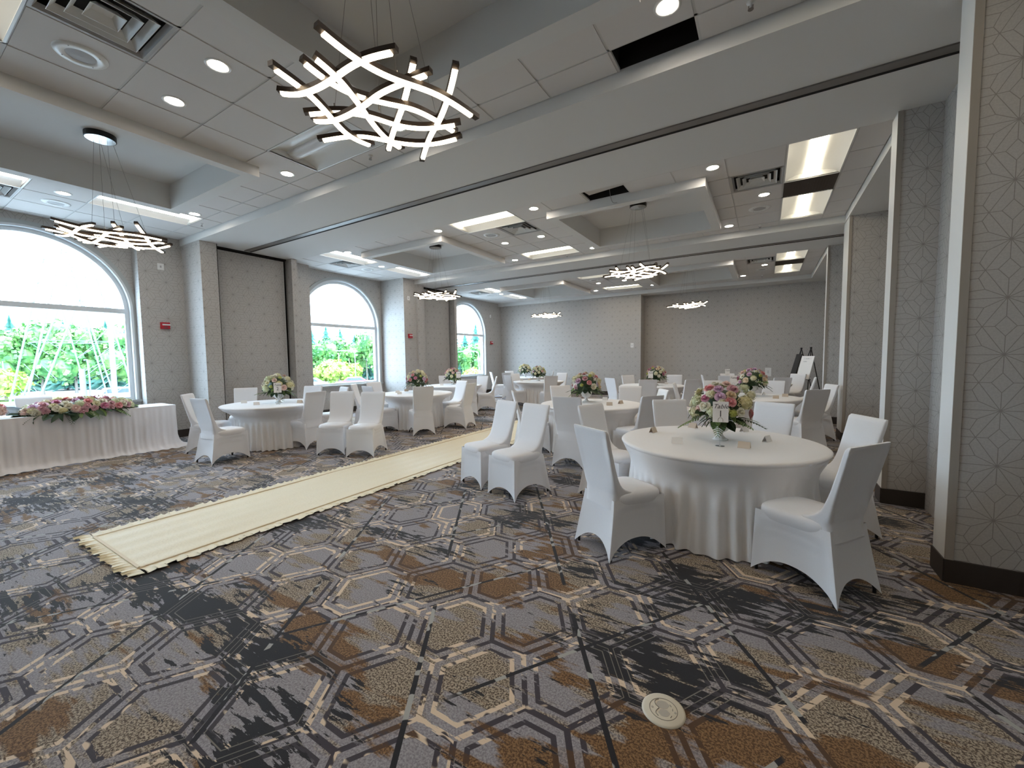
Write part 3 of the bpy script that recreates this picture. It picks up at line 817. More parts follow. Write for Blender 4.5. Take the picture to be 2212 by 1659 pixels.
# ------------------------------------------------------------------ floor things
# aisle runner
def runner():
    root = empty('aisle_runner', (-4.335, 4.6, 0))
    tag(root, 'long cream fabric aisle runner with ruffled edges on the dark carpet', 'runner')
    rng = random.Random(4)
    xa, xb, ya, yb = -4.86, -3.83, 1.02, 8.35
    def body_z(x, y): return 0.008 + 0.0035 * (1 + sin(x * 31 + 2.2 * sin(y * 0.9))) * (0.6 + 0.4 * sin(y * 1.7)) + 0.004 * max(0, sin(y * 2.1 + x * 5)) ** 3
    nx, ny = 36, 120
    rows = [[(xa + (xb - xa) * i / nx - cx, ya + (yb - ya) * j / ny - cy, body_z(xa + (xb - xa) * i / nx, ya + (yb - ya) * j / ny)) for i in range(nx + 1)] for j in range(ny + 1)] if False else None
    mb = MB()
    mb.grid([[(xa + (xb - xa) * i / nx + 4.335, ya + (yb - ya) * j / ny - 4.6, body_z(xa + (xb - xa) * i / nx, ya + (yb - ya) * j / ny)) for i in range(nx + 1)] for j in range(ny + 1)])
    obj('fabric', mb.mesh('fabric', MT['cream'], True), root)
    def ruffle(p0, p1, out, wid):
        p0, p1 = Vector(p0), Vector(p1); L = (p1 - p0).length; d = (p1 - p0) / L; n = int(L / 0.011); rows = []
        ph = rng.random() * 6
        nout = Vector(out)
        for i in range(n + 1):
            s = L * i / n; q = p0 + d * s
            w = wid * (1 + 0.10 * sin(s * 23 + ph) + 0.10 * sin(s * 61 + 2 * ph)) 
            a = 0.5 + 0.5 * sin(s * 105 + 1.6 * sin(s * 9 + ph)); a2 = 0.5 + 0.5 * sin(s * 71 + 2.2 * sin(s * 5 + ph) + 1)
            r = []
            for t in (0, 0.25, 0.5, 0.75, 1.0):
                z = 0.008 + t * (0.020 * a + 0.012 * a2) * (1 - 0.45 * t) + 0.001
                jig = d * (t * 0.016 * sin(s * 105 + 1.2 + 1.6 * sin(s * 9 + ph)))
                r.append(q + nout * (w * t * (0.88 + 0.12 * a)) + jig + Vector((4.335, -4.6, max(0.003, z))))
            rows.append(r)
        mb = MB().grid(rows)
        return mb
    e = 0.006
    for p0, p1, o, w in (((xa - 0.0, ya, 0), (xa, yb, 0), (-1, 0, 0), 0.13), ((xb, ya, 0), (xb, yb, 0), (1, 0, 0), 0.14), ((xa - 0.12, ya, 0), (xb + 0.12, ya, 0), (0, -1, 0), 0.11), ((xa - .1, yb, 0), (xb + .1, yb, 0), (0, 1, 0), 0.1)):
        obj('ruffle', ruffle(p0, p1, o, w).mesh('ruffle', MT['cream'], True), root)
    mb = MB()
    for (x0, x1, y0, y1) in ((xa - 0.006, xa + 0.01, ya, yb), (xb - 0.01, xb + 0.006, ya, yb), (xa, xb, ya - 0.008, ya + 0.012)):
        mb.box(x0 + 4.335, x1 + 4.335, y0 - 4.6, y1 - 4.6, 0.008, 0.0185)
    obj('seam', mb.mesh('seam', MT['seam']), root)
runner()
# floor box cover
fb = empty('floor_outlet_cover', (-0.333, 1.728, 0), radians(20))
tag(fb, 'round cream floor outlet cover with an engraved emblem set in the front carpet', 'floor outlet')
obj('disc', MB().lathe([(0.088, 0.0), (0.087, 0.004), (0.080, 0.007), (0.0005, 0.007)], 48).mesh('disc', MT['medal'], True), fb)
obj('groove', MB().lathe([(0.057, 0.0072), (0.057, 0.0078), (0.0545, 0.0078), (0.0545, 0.0072)], 48).mesh('groove', MT['medal3']), fb)
em = MB()
for (cx, cy, rx, ry) in ((0.0, 0.022, 0.026, 0.021), (0.0, -0.020, 0.022, 0.019)):
    em.cap([(cx + rx * cos(2 * pi * i / 28) * (1 + 0.08 * cos(6 * pi * i / 14)), cy + ry * sin(2 * pi * i / 28), 0.0076) for i in range(28)])
obj('engraving', em.mesh('engraving', MT['medal2']), fb)
em = MB()
for P in ([(-0.012, 0.050), (-0.028, 0.040), (-0.030, 0.020), (-0.018, 0.004), (-0.026, -0.006), (-0.034, -0.022), (-0.026, -0.038)], [(0.030, 0.026), (0.034, 0.016)], [(0.038, 0.006), (0.036, -0.004)], [(0.028, -0.030), (0.022, -0.040)]):
    em.tube(catmull([(x, y, 0.0078) for x, y in P], 4), 0.0014, 5)
obj('emblem_line', em.mesh('emblem_line', MT['medal3']), fb)
for x, y in ((-0.044, 0.004), (0.046, -0.012)):
    obj('screw', MB().lathe([(0.005, 0.0072), (0.005, 0.0086), (0.0005, 0.0086)], 10, (x, y, 0)).mesh('screw', MT['medal2']), fb)

# ------------------------------------------------------------------ chair (front is +Y, origin on the floor under the seat)
def build_chair():
    root = empty('banquet_chair')
    # skirt
    top = [(-0.208, 0.247), (0.208, 0.247), (0.180, -0.215), (-0.180, -0.215)]
    bot = [(-0.222, 0.262), (0.222, 0.262), (0.222, -0.292), (-0.222, -0.292)]
    arch = [0.105, 0.125, 0.12, 0.125]; NU, NT = 22, 15; rows = []
    for it in range(NT + 1):
        t = it / NT; row = []
        for s in range(4):
            a0, a1, b0, b1 = top[s], top[(s + 1) % 4], bot[s], bot[(s + 1) % 4]
            ex, ey = a1[0] - a0[0], a1[1] - a0[1]; L = sqrt(ex * ex + ey * ey); nx, ny = -ey / L, ex / L   # inward for this winding?
            if nx * ((a0[0] + a1[0]) / 2) + ny * ((a0[1] + a1[1]) / 2) > 0: nx, ny = -nx, -ny
            for iu in range(NU):
                u = iu / NU; u = 0.5 - 0.5 * cos(pi * u) * (0.55 + 0.45 * abs(cos(pi * u)))
                zb = arch[s] * (1 - abs(2 * u - 1) ** 2.4)
                z = 0.435 * (1 - t) + zb * t
                k = 1 - z / 0.435
                kk = k ** 1.15 if s == 2 else k
                x = (a0[0] + (a1[0] - a0[0]) * u) * (1 - kk) + (b0[0] + (b1[0] - b0[0]) * u) * kk
                y = (a0[1] + (a1[1] - a0[1]) * u) * (1 - kk) + (b0[1] + (b1[1] - b0[1]) * u) * kk
                bow = 0.020 * sin(pi * u) * sstep(0.0, 0.6, k) * (0.7 if s != 2 else 1.0)
                ed = sstep(0.035, 0.09, u) * sstep(0.035, 0.09, 1 - u)
                if s in (1, 3):
                    fr = u if s == 1 else 1 - u      # 0 at the front leg
                    d = 0.010 * ed * (sstep(0.375, 0.345, z + 0.05 * max(0, 0.16 - fr) / 0.16 + 0.05 * max(0, fr - 0.8) / 0.2))
                    d += 0.0045 * ed * sstep(0.30, 0.285, z)
                else:
                    d = 0.009 * ed * sstep(0.385, 0.36, z) if s == 0 else 0.003 * ed
                row.append((x + nx * (bow + d), y + ny * (bow + d), z))
        rows.append(row)
    obj('skirt', MB().grid(rows, True).mesh('skirt', MT['spandex'], True), root)
    # seat
    def outline(sc, z, n=48):
        R = []
        for i in range(n):
            a = 2 * pi * i / n; c, s_ = cos(a), sin(a); p = 5.0
            k = (abs(c) ** p + abs(s_) ** p) ** (-1 / p)
            y = 0.018 + 0.236 * sc * k * s_; x = 0.214 * sc * k * c
            x *= 1 - 0.10 * sstep(0.1, -0.22, y)
            R.append((x, y, z))
        return R
    prof = [(0.955, 0.39), (0.985, 0.41), (0.998, 0.428), (0.996, 0.446), (0.975, 0.463), (0.93, 0.473), (0.8, 0.480), (0.5, 0.486), (0.1, 0.488)]
    rws = [outline(a, z) for a, z in prof]
    mb = MB().grid(rws, True); mb.cap(rws[-1]); mb.cap(rws[0], True)
    obj('seat', mb.mesh('seat', MT['spandex'], True), root)
    # backrest
    zs = [0.36, 0.40, 0.44, 0.475, 0.49, 0.505, 0.525, 0.55, 0.58, 0.62, 0.68, 0.75, 0.82, 0.88, 0.925, 0.948, 0.960, 0.967]
    def ipl(tab, z):
        for (z0, v0), (z1, v1) in zip(tab, tab[1:]):
            if z <= z1: t = (z - z0) / (z1 - z0); return v0 + (v1 - v0) * t
        return tab[-1][1]
    yb = [(0.36, -0.226), (0.42, -0.219), (0.48, -0.217), (0.56, -0.228), (0.68, -0.254), (0.82, -0.288), (0.92, -0.312), (0.967, -0.318)]
    yf = [(0.36, -0.1), (0.44, -0.05), (0.475, -0.02), (0.49, -0.055), (0.505, -0.095), (0.525, -0.125), (0.55, -0.148), (0.58, -0.165), (0.62, -0.182), (0.68, -0.204), (0.82, -0.244), (0.92, -0.270), (0.948, -0.278), (0.967, -0.296)]
    wd = [(0.36, 0.180), (0.44, 0.178), (0.52, 0.186), (0.68, 0.194), (0.88, 0.202), (0.95, 0.203), (0.967, 0.196)]
    rws = []; n = 44
    for z in zs:
        a, f, w = ipl(yb, z), ipl(yf, z), ipl(wd, z); cy, h = (a + f) / 2, (f - a) / 2; R = []
        for i in range(n):
            th = 2 * pi * i / n; c, s_ = cos(th), sin(th); p = 7.0
            k = (abs(c) ** p + abs(s_) ** p) ** (-1 / p)
            x, y = w * k * c, cy + h * k * s_
            if s_ < -0.2: y += 0.011 * sstep(0.93, 0.82, abs(x) / w) * sstep(0.53, 0.66, z) * sstep(0.950, 0.925, z)
            if s_ > 0.2: y -= 0.006 * (1 - (x / w) ** 2) * sstep(0.55, 0.7, z)
            R.append((x, y, z))
        rws.append(R)
    mb = MB().grid(rws, True); mb.cap(rws[-1])
    obj('backrest', mb.mesh('backrest', MT['spandex'], True), root)
    for (bx, by), (tx, ty) in zip(bot, top):
        s = 0.90
        mb = MB().tube([(bx * s, by * s, 0.0), (bx * s, by * s, 0.03), (tx * 0.88, ty * 0.86, 0.38)], [0.011, 0.011, 0.012], 8)
        obj('leg', mb.mesh('leg', MT['black'], True), root)
    return root
chair0 = build_chair(); used = [False]
def chair(tx, ty, deg, label, group='white covered banquet chairs'):
    """tx, ty: middle of the top edge of the back; deg: heading of the seat front."""
    a = radians(deg)
    c = copy_tree(chair0) if used[0] else chair0
    used[0] = True
    c.location = (tx + 0.30 * cos(a), ty + 0.30 * sin(a), 0)
    c.rotation_euler = (0, 0, a - pi / 2)
    tag(c, label, 'chair', group)
    return c
T1n = 'table 1'; T2n = 'the runner-side right table'; T3n = 'the right table behind table 1'
T4n = 'table 2'; T5n = 'the table by the pier'; T6n = 'the furthest window table'
T7n = 'the pleated table beyond the runner'; T8n = 'the far left corner table'; T9n = 'the far wall table'; T10n = 'the table by the easels'
CH = [
 (-1.66, 4.36, -20, 'taupe-shadowed covered chair at the left of ' + T1n + ', seat under its edge'),
 (-1.12, 2.93, 57, 'white covered chair nearest the camera, left of ' + T1n + ', seen from behind'),
 (-0.99, 5.26, -61, 'grey-shadowed covered chair behind ' + T1n + ', left of its flowers'),
 (0.10, 5.39, -113, 'bluish covered chair behind ' + T1n + ', right of its flowers'),
 (0.75, 4.51, 206, 'bright white covered chair at the right of ' + T1n + ', front turned to us'),
 (0.53, 3.12, 144, 'dark-backed covered chair at the near right of ' + T1n + ', the rightmost big one'),
 (-3.30, 7.08, -44, 'tan-lit covered chair behind ' + T2n + ', left of its flowers'),
 (-3.43, 5.58, 36, 'narrow edge-on covered chair at the left of ' + T2n + ', over the runner end'),
 (-2.26, 5.05, 97, 'grey covered chair in front of ' + T2n + ', seen square from behind'),
 (-1.28, 5.68, 149, 'dark-backed covered chair at the right of ' + T2n + ', tilted edge toward table 1'),
 (-2.07, 7.43, -80, 'pale covered chair directly behind ' + T2n + ', facing the camera'),
 (-1.37, 6.84, -148, 'bright white covered chair at the right rear of ' + T2n),
 (-1.52, 8.56, 5, 'edge-on covered chair at the left of ' + T3n),
 (-0.95, 9.71, -62, 'covered chair behind ' + T3n + ', left of both bouquets'),
 (0.16, 10.01, -100, 'covered chair behind ' + T3n + ', just right of its flowers'),
 (0.69, 7.68, 128, 'dark brown-shadowed chair back at the near right of ' + T3n),
 (1.01, 9.08, 200, 'white covered chair at the right of ' + T3n + ' against the wall corner'),
 (-8.18, 2.94, 48, 'leftmost covered chair at ' + T4n + ', behind the bluish one'),
 (-6.98, 2.64, 96, 'blue-lit covered chair at the near left of ' + T4n + ', seen from behind'),
 (-8.84, 4.16, -35, 'covered chair behind ' + T4n + ', against the dark wall panel'),
 (-6.50, 4.16, 186, 'grey covered chair back at the right of ' + T4n),
 (-8.03, 5.09, -66, 'lavender covered chair behind ' + T4n + ', right of its flowers'),
 (-7.09, 5.15, -105, 'mostly hidden edge-on covered chair at the right rear of ' + T4n),
 (-6.11, 4.40, -58, 'left one of two covered chairs facing us beside table 2'),
 (-5.52, 4.55, -63, 'right one of two covered chairs facing us beside table 2, nearest the runner'),
 (-7.68, 5.81, 38, 'edge-on covered chair at the far left of ' + T5n + ', leaning under the window sill'),
 (-6.82, 5.48, 82, 'covered chair at the near left of ' + T5n + ', half hidden by the facing pair'),
 (-7.88, 6.52, -2, 'tan covered chair behind ' + T5n + ', under the right end of the window sill'),
 (-5.66, 5.87, 146, 'grey covered chair in front of ' + T5n + ', back square to us'),
 (-5.37, 7.01, 188, 'covered chair at the right of ' + T5n + ', its side toward us beside the runner'),
 (-6.24, 7.80, -104, 'blue-white lit chair back at the right rear of ' + T5n),
 (-6.51, 8.42, 128, 'grey chair back in front of ' + T6n),
 (-8.65, 9.95, -41, 'tan covered chair behind ' + T6n + ', left of its flowers'),
 (-7.31, 10.14, -88, 'covered chair behind ' + T6n + ', right of its flowers under the sill'),
 (-6.64, 9.90, 216, 'side-on covered chair at the right of ' + T6n),
 (-8.93, 12.92, 46, 'blue-lit side-on chair at the left of ' + T8n),
 (-7.95, 12.50, 93, 'blue chair back in front of ' + T8n),
 (-6.74, 10.64, 64, 'blue-lit chair at the near left of ' + T7n),
 (-7.20, 11.85, -14, 'tan covered chair at the left rear of ' + T7n),
 (-9.00, 14.35, -25, 'small covered chair behind ' + T8n + ', by the far corner'),
 (-5.28, 10.71, 132, 'taupe chair back at the near right of ' + T7n),
 (-6.97, 14.34, 205, 'small blue-white chair at the right of ' + T8n),
 (-5.93, 12.89, -95, 'white covered chair behind ' + T7n + ', right of its flowers'),
 (-2.73, 4.30, -110, 'left one of two covered chairs beside the runner with fronts to us'),
 (-2.23, 4.14, -106, 'right one of two covered chairs beside the runner with fronts to us'),
 (-2.27, 9.59, 112, 'grey chair back in front of ' + T9n),
 (-3.35, 11.74, -40, 'covered chair behind ' + T9n + ', at its left'),
 (-3.31, 10.04, 56, 'blue-lit leaning chair back at the left of ' + T9n),
 (-1.37, 9.96, 137, 'dark grey chair back at the near right of ' + T9n),
 (-2.18, 12.30, -78, 'pale covered chair behind ' + T9n + ', right of its flowers'),
 (-1.48, 12.41, 12, 'thin edge-on chair at the left of ' + T10n),
 (-0.84, 11.99, 84, 'pale blue chair back in front of ' + T10n),
 (-0.94, 13.54, -62, 'distant covered chair behind ' + T10n + ', at its left'),
 (0.36, 11.38, 118, 'dark grey chair back at the near right of ' + T10n),
 (0.79, 13.79, -122, 'white covered chair behind ' + T10n + ', beside the sign easel'),
 (1.00, 11.75, 178, 'edge-on leaning chair at the right of ' + T10n + ', below the sign'),
 (-10.06, 1.55, 0, 'lavender covered chair behind the head table, nearer its right end', ),
 (-10.06, 0.95, 0, 'lavender covered chair behind the head table, at the picture edge'),
]
for c in CH: chair(*c)

# ------------------------------------------------------------------ round tables
def build_table(label, x, y, seed, rs=0.75, R=0.82, ph=0.0):
    root = empty('round_table', (x, y, 0), ph); tag(root, label, 'table', 'round banquet tables')
    rng = random.Random(seed)
    prof = [(0.0005, 0.7455), (0.4, 0.7455), (0.70, 0.745), (0.79, 0.7445), (0.810, 0.741), (0.820, 0.733), (0.818, 0.722), (0.806, 0.708)]
    prof = [(r * R / 0.82, z) for r, z in prof]
    obj('tabletop', MB().lathe(prof, 72).mesh('tabletop', MT['linen'], True), root)
    n = 384; rows = []
    f1 = rng.choice((37, 41, 43)); p1, p2, p3 = (rng.random() * 6 for _ in range(3))
    zs = [0.715, 0.69, 0.66, 0.62, 0.57, 0.52, 0.47, 0.42, 0.36, 0.28, 0.20, 0.12, 0.06, 0.02, 0.004]
    for z in zs:
        row = []
        for i in range(n):
            a = 2 * pi * i / n
            base = rs + (0.806 * R / 0.82 - rs) * (sstep(0.50, 0.72, z) ** 1.5)
            k = sstep(0.55 + 0.05 * sin(3 * a + p2) + 0.04 * sin(13 * a + p1), 0.36, z)
            fold = 0.8 * sin(f1 * a + 1.6 * sin(5 * a + p1)) + 0.25 * sin(23 * a + p3) + 0.2 * sin(11 * a + p2)
            amp = 0.034 * k * (0.6 + 0.4 * sstep(0.45, 0.0, z))
            r = base + amp * fold + 0.02 * sstep(0.3, 0, z)
            zz = z if z > 0.03 else z + 0.010 * (0.5 + 0.5 * sin(f1 * a + p1))
            row.append((r * cos(a), r * sin(a), zz))
        rows.append(row)
    obj('skirt', MB().grid(rows, True).mesh('skirt', MT['linen'], True), root)
    return root
TB = dict(T1=(-0.35, 4.03), T2=(-2.40, 6.32), T3=(-0.24, 8.62), T4=(-7.48, 3.98), T5=(-6.66, 6.65), T6=(-7.61, 9.10), T7=(-6.23, 11.72), T8=(-8.02, 13.93), T9=(-2.50, 11.04), T10=(-0.20, 12.8))
TL = dict(T1='large round white-skirted table numbered 1 in the right foreground', T2='round white table second from front, right of the runner end', T3='round white table on the right behind table 1',
          T4='round white table numbered 2 before the dark wall panel', T5='round white table left of the runner before the blue-lit pier', T6='round white table before the furthest arched window',
          T7='round white table with even pleats at the far end of the runner', T8='small-looking round white table in the far left corner', T9='round white table before the corner of the far wall', T10='round white table at the rear right near the easels')
for i, (k, (x, y)) in enumerate(TB.items()):
    build_table(TL[k], x, y, 11 + i, rs={'T1': 0.735, 'T4': 0.60, 'T5': 0.585, 'T6': 0.68, 'T7': 0.62}.get(k, 0.68), ph=i * 0.4)

# ------------------------------------------------------------------ head table
def head_table():
    x0, x1, y0, y1 = -9.47, -8.85, 0.15, 3.0
    root = empty('head_table', ((x0 + x1) / 2, (y0 + y1) / 2, 0)); ox, oy = (x0 + x1) / 2, (y0 + y1) / 2
    tag(root, 'long white skirted head table with pleated chiffon pooling on the carpet, at the left', 'table')
    mb = MB(); rr = []
    for e, z in ((0.0, 0.735), (-0.0, 0.744), (0.006, 0.748)):
        rr.append([(x0 - ox + e, y0 - oy + e, z), (x1 - ox - e, y0 - oy + e, z), (x1 - ox - e, y1 - oy - e, z), (x0 - ox + e, y1 - oy - e, z)])
    mb.grid([[(x0 - ox + (x1 - x0) * i / 10, y0 - oy + (y1 - y0) * j / 40, 0.748 + 0.0015 * sin(j * 1.3) * sin(i * 0.9)) for i in range(11)] for j in range(41)])
    mb.grid(rr, True)
    obj('tabletop', mb.mesh('tabletop', MT['linen'], True), root)
    # skirt along back-left, front and right end
    path = []
    def seg(p, q, n): 
        for i in range(n): path.append((p[0] + (q[0] - p[0]) * i / n, p[1] + (q[1] - p[1]) * i / n))
    seg((x0, y0), (x1, y0), 60); seg((x1, y0), (x1, y1), 330); seg((x1, y1), (x0, y1), 70); path.append((x0, y1))
    rows = []; rng = random.Random(8); ph = [rng.random() * 6 for _ in range(5)]
    zs = [0.744, 0.72, 0.66, 0.56, 0.44, 0.32, 0.22, 0.14, 0.09, 0.055, 0.03, 0.015, 0.006]
    for z in zs:
        row = []; s = 0.0
        for i, (x, y) in enumerate(path):
            j = min(i + 1, len(path) - 1); k = max(i - 1, 0)
            d = Vector((path[j][0] - path[k][0], path[j][1] - path[k][1], 0)).normalized(); n = Vector((d.y, -d.x, 0))
            s = i * 0.0087
            t = 1 - z / 0.744
            f = sin(s * 52 + 2.0 * sin(s * 3 + ph[0]) + 0.6 * t * sin(s * 7 + ph[3])) + 0.6 * sin(s * 87 + 1.5 * sin(s * 5 + ph[1])) + 0.5 * sin(s * 21 + ph[2])
            off = 0.004 + 0.0085 * f * (0.35 + 0.65 * t) * sstep(0.0, 0.1, t)
            off += 0.07 * sstep(0.72, 1.0, t) * (0.75 + 0.25 * sin(s * 2.1 + ph[4])) + 0.16 * sstep(0.93, 1.0, t) * (0.75 + 0.25 * sin(s * 1.7))
            off += 0.015 * t
            zz = z + (0.012 * (0.5 + 0.5 * sin(s * 33 + 3 * sin(s * 4))) if z < 0.06 else 0.0)
            row.append((x + n.x * off - ox, y + n.y * off - oy, zz))
        rows.append(row)
    obj('skirt', MB().grid(rows).mesh('skirt', MT['chiffon'], True), root)
    return root
head_table()

# ------------------------------------------------------------------ flowers
def petal_patch(mb, M4, w, h, cup, curl, n=3):
    rows = []
    for i in range(n + 1):
        v = i / n; row = []
        ww = w * (0.45 + 0.55 * sin(pi * min(1, v * 0.62 + 0.12)))
        for j in range(n + 1):
            u = -1 + 2 * j / n
            x = ww * u; y = cup * (v * v) - 0.35 * w * (u * u) * (1 - 0.3 * v); z = h * v * (1 - 0.10 * u * u)
            y += curl * sstep(0.7, 1.0, v)
            row.append(M4 @ Vector((x, y, z)))
        rows.append(row)
    mb.grid(rows)
def rose_mesh(name, m, seed, open_=1.0, layers=((3, .30, .35), (4, .52, .55), (5, .78, .80), (6, 1.0, .95))):
    rng = random.Random(seed); mb = MB()
    mb.lathe([(0.05, 0.0), (0.26, 0.25), (0.28, 0.6), (0.16, 0.82), (0.02, 0.85)], 8)
    for li, (n, rad, hh) in enumerate(layers):
        for i in range(n):
            a = 2 * pi * (i + 0.5 * (li % 2)) / n + rng.uniform(-.15, .15)
            tilt = radians(6 + 17 * li * open_ + rng.uniform(-5, 5))
            M4 = Matrix.Rotation(a, 4, 'Z') @ Matrix.Translation((0, 0.12 + rad * 0.30, 0.0)) @ Matrix.Rotation(-tilt, 4, 'X')
            petal_patch(mb, M4, 0.30 + 0.26 * rad, 0.92 - 0.10 * li, 0.05 + 0.12 * rad, 0.05 + 0.10 * rad)
    return mb.mesh(name, m, True)
def cluster_mesh(name, m, seed, n=44, floret=0.30, rnd=0.12):
    rng = random.Random(seed); mb = MB()
    ico = [(0, 0.2)]
    mb.lathe([(0.02, -0.35), (0.6, -0.15), (0.8, 0.2), (0.62, 0.6), (0.3, 0.78), (0.02, 0.84)], 10)
    for i in range(n):
        z = 1 - (i + 0.5) / n * 1.45; r = sqrt(max(0, 1 - z * z)); a = i * 2.39996
        d = Vector((r * cos(a), r * sin(a), z)); c = d * (0.86 + rng.uniform(-rnd, rnd)) + Vector((0, 0, 0.1))
        q = d.to_track_quat('Z', 'Y').to_matrix().to_4x4() @ Matrix.Rotation(rng.uniform(0, 6), 4, 'Z')
        for k in range(4):
            b = k * pi / 2
            pts = [(0, 0, 0), (floret * 0.62 * cos(b - .6), floret * 0.62 * sin(b - .6), 0.05), (floret * cos(b), floret * sin(b), 0.10 * rng.uniform(-.6, 1)), (floret * 0.62 * cos(b + .6), floret * 0.62 * sin(b + .6), 0.05)]
            mb.add([c + (q @ Vector(p)) for p in pts], [(0, 1, 2, 3)])
    return mb.mesh(name, m, True)
def ruffle_mesh(name, m, seed):
    rng = random.Random(seed); mb = MB()
    for li in range(5):
        n = 30; R = 0.25 + 0.19 * li; z0 = 0.62 - 0.10 * li; rows = [[], []]
        for i in range(n):
            a = 2 * pi * i / n; w = 1 + 0.16 * sin(i * 2.6 + li) + rng.uniform(-.08, .08)
            rows[0].append((R * 0.35 * cos(a), R * 0.35 * sin(a), z0 - 0.30)); rows[1].append((R * w * cos(a), R * w * sin(a), z0 + 0.12 * sin(i * 3.1 + li) + 0.05))
        mb.grid(rows, True)
    return mb.mesh(name, m, True)
def berry_mesh(name, m, seed, n=12):
    rng = random.Random(seed); mb = MB()
    for i in range(n):
        c = Vector((rng.uniform(-1, 1), rng.uniform(-1, 1), rng.uniform(0, 1.0))); r = 0.17
        mb.tube([(0, 0, -0.3), c], 0.02, 3, False)
        mb.lathe([(0.01, -r), (r * .8, -r * .5), (r, 0), (r * .8, r * .5), (0.01, r)], 6, c)
    return mb.mesh(name, m, True)
def leaf_mesh(name, m, w=0.34, bend=0.25, n=5):
    rows = []
    for i in range(n + 1):
        v = i / n; ww = w * sin(pi * min(0.985, v * 0.94 + 0.04)) ** 0.8
        rows.append([(-ww, v, -bend * v * v), (0, v, -bend * v * v - 0.05), (ww, v, -bend * v * v)])
    return MB().grid(rows).mesh(name, m, True)
def fern_mesh(name, m, bend=0.3):
    mb = MB(); P = [(0, i / 9, -bend * (i / 9) ** 2) for i in range(10)]
    mb.tube(P, 0.012, 4)
    for i in range(1, 10):
        L = 0.34 * (1 - (i / 10.5) ** 1.5) + 0.03; y = i / 9; z = -bend * y * y
        for s in (-1, 1):
            mb.add([(0, y - 0.03, z), (s * L, y + 0.10, z - 0.05), (s * L * 0.9, y + 0.16, z - 0.05), (0, y + 0.035, z)], [(0, 1, 2, 3)])
    return mb.mesh(name, m, True)
FL = {}
for nm, pm in PET.items():
    FL['rose_' + nm] = ('rose', rose_mesh('rose', pm, hash(nm) % 97 if False else len(nm) * 7, 0.85))
    FL['peony_' + nm] = ('peony', rose_mesh('peony', pm, len(nm) * 5 + 1, 0.55, ((4, .25, .3), (5, .45, .5), (6, .65, .7), (7, .85, .85), (7, 1.0, .95))))
    FL['hyd_' + nm] = ('hydrangea', cluster_mesh('hydrangea', pm, len(nm) * 3 + 2))
    FL['carn_' + nm] = ('carnation', ruffle_mesh('carnation', pm, len(nm)))
FL['filler_lime'] = ('filler_bloom', cluster_mesh('filler_bloom', PET['lime'], 9, 30, 0.26, 0.3))
FL['berry_white'] = ('baby_breath', berry_mesh('baby_breath', PET['white'], 3))
LEAF = [leaf_mesh('leaf', MT['leaf'], 0.34, 0.35), leaf_mesh('leaf', MT['leaf'], 0.20, 0.5), leaf_mesh('leaf', MT['leaf2'], 0.24, 0.3), leaf_mesh('leaf', MT['leaf'], 0.42, 0.15)]
FERN = [fern_mesh('fern_frond', MT['leaf'], 0.35), fern_mesh('fern_frond', MT['leaf2'], 0.2)]
def place(name, me, parent, p, d, s, spin=0.0, axis='Z'):
    o = obj(name, me, parent); d = Vector(d)
    q = d.to_track_quat('Z' if axis == 'Z' else 'Y', 'Y' if axis == 'Z' else 'Z')
    o.matrix_local = Matrix.Translation(p) @ q.to_matrix().to_4x4() @ Matrix.Rotation(spin, 4, 'Z' if axis == 'Z' else 'Y') @ Matrix.Diagonal((s, s, s, 1))
    return o
vase_me = MB().lathe([(0.0005, 0.0), (0.066, 0.0), (0.067, 0.006), (0.05, 0.014), (0.028, 0.034), (0.022, 0.052), (0.026, 0.066), (0.055, 0.082), (0.082, 0.108), (0.094, 0.15), (0.098, 0.182), (0.099, 0.186), (0.093, 0.184), (0.086, 0.15), (0.05, 0.10), (0.0005, 0.095)], 32).mesh('vase', MT['ceramic'], True)
core_me = MB().lathe([(0.01, -0.75), (0.6, -0.55), (0.85, -0.1), (0.8, 0.4), (0.5, 0.75), (0.01, 0.88)], 12).mesh('foliage_core', MT['leaf'], True)
def greenery(root, c, rad, rng, n, nf, zlo=-0.95, zhi=-0.15):
    for i in range(n):
        a = 2 * pi * (i + rng.random() * .6) / n; zz = rng.uniform(zlo, zhi); r = sqrt(max(0.0, 1 - zz * zz))
        d = Vector((cos(a) * r, sin(a) * r, zz * 0.8)); p = Vector(c) + Vector((d.x * rad[0], d.y * rad[1], d.z * rad[2])) * 0.80
        dd = Vector((cos(a), sin(a), rng.uniform(-0.75, 0.25))).normalized()
        place('leaf', rng.choice(LEAF), root, p, dd, rng.uniform(0.085, 0.135) * rad[0] / 0.25, rng.uniform(-.6, .6), 'Y')
    for i in range(nf):
        a = 2 * pi * (i + rng.random()) / nf; p = Vector(c) + Vector((cos(a) * rad[0] * .7, sin(a) * rad[1] * .7, -rad[2] * .5))
        place('fern_frond', rng.choice(FERN), root, p, Vector((cos(a), sin(a), rng.uniform(-.55, .2))), rng.uniform(0.15, 0.21) * rad[0] / 0.25, 0, 'Y')
PALS = {'mix': ['rose_white', 'rose_blush', 'peony_pink', 'hyd_cream', 'rose_coral', 'peony_lilac', 'hyd_green', 'rose_cream', 'carn_pink', 'rose_peach'],
        'white': ['hyd_yellow', 'rose_white', 'rose_white', 'hyd_cream', 'rose_blush', 'hyd_green', 'rose_cream'],
        'pink': ['rose_coral', 'rose_blush', 'peony_lilac', 'hyd_cream', 'rose_peach', 'rose_white', 'peony_magenta']}
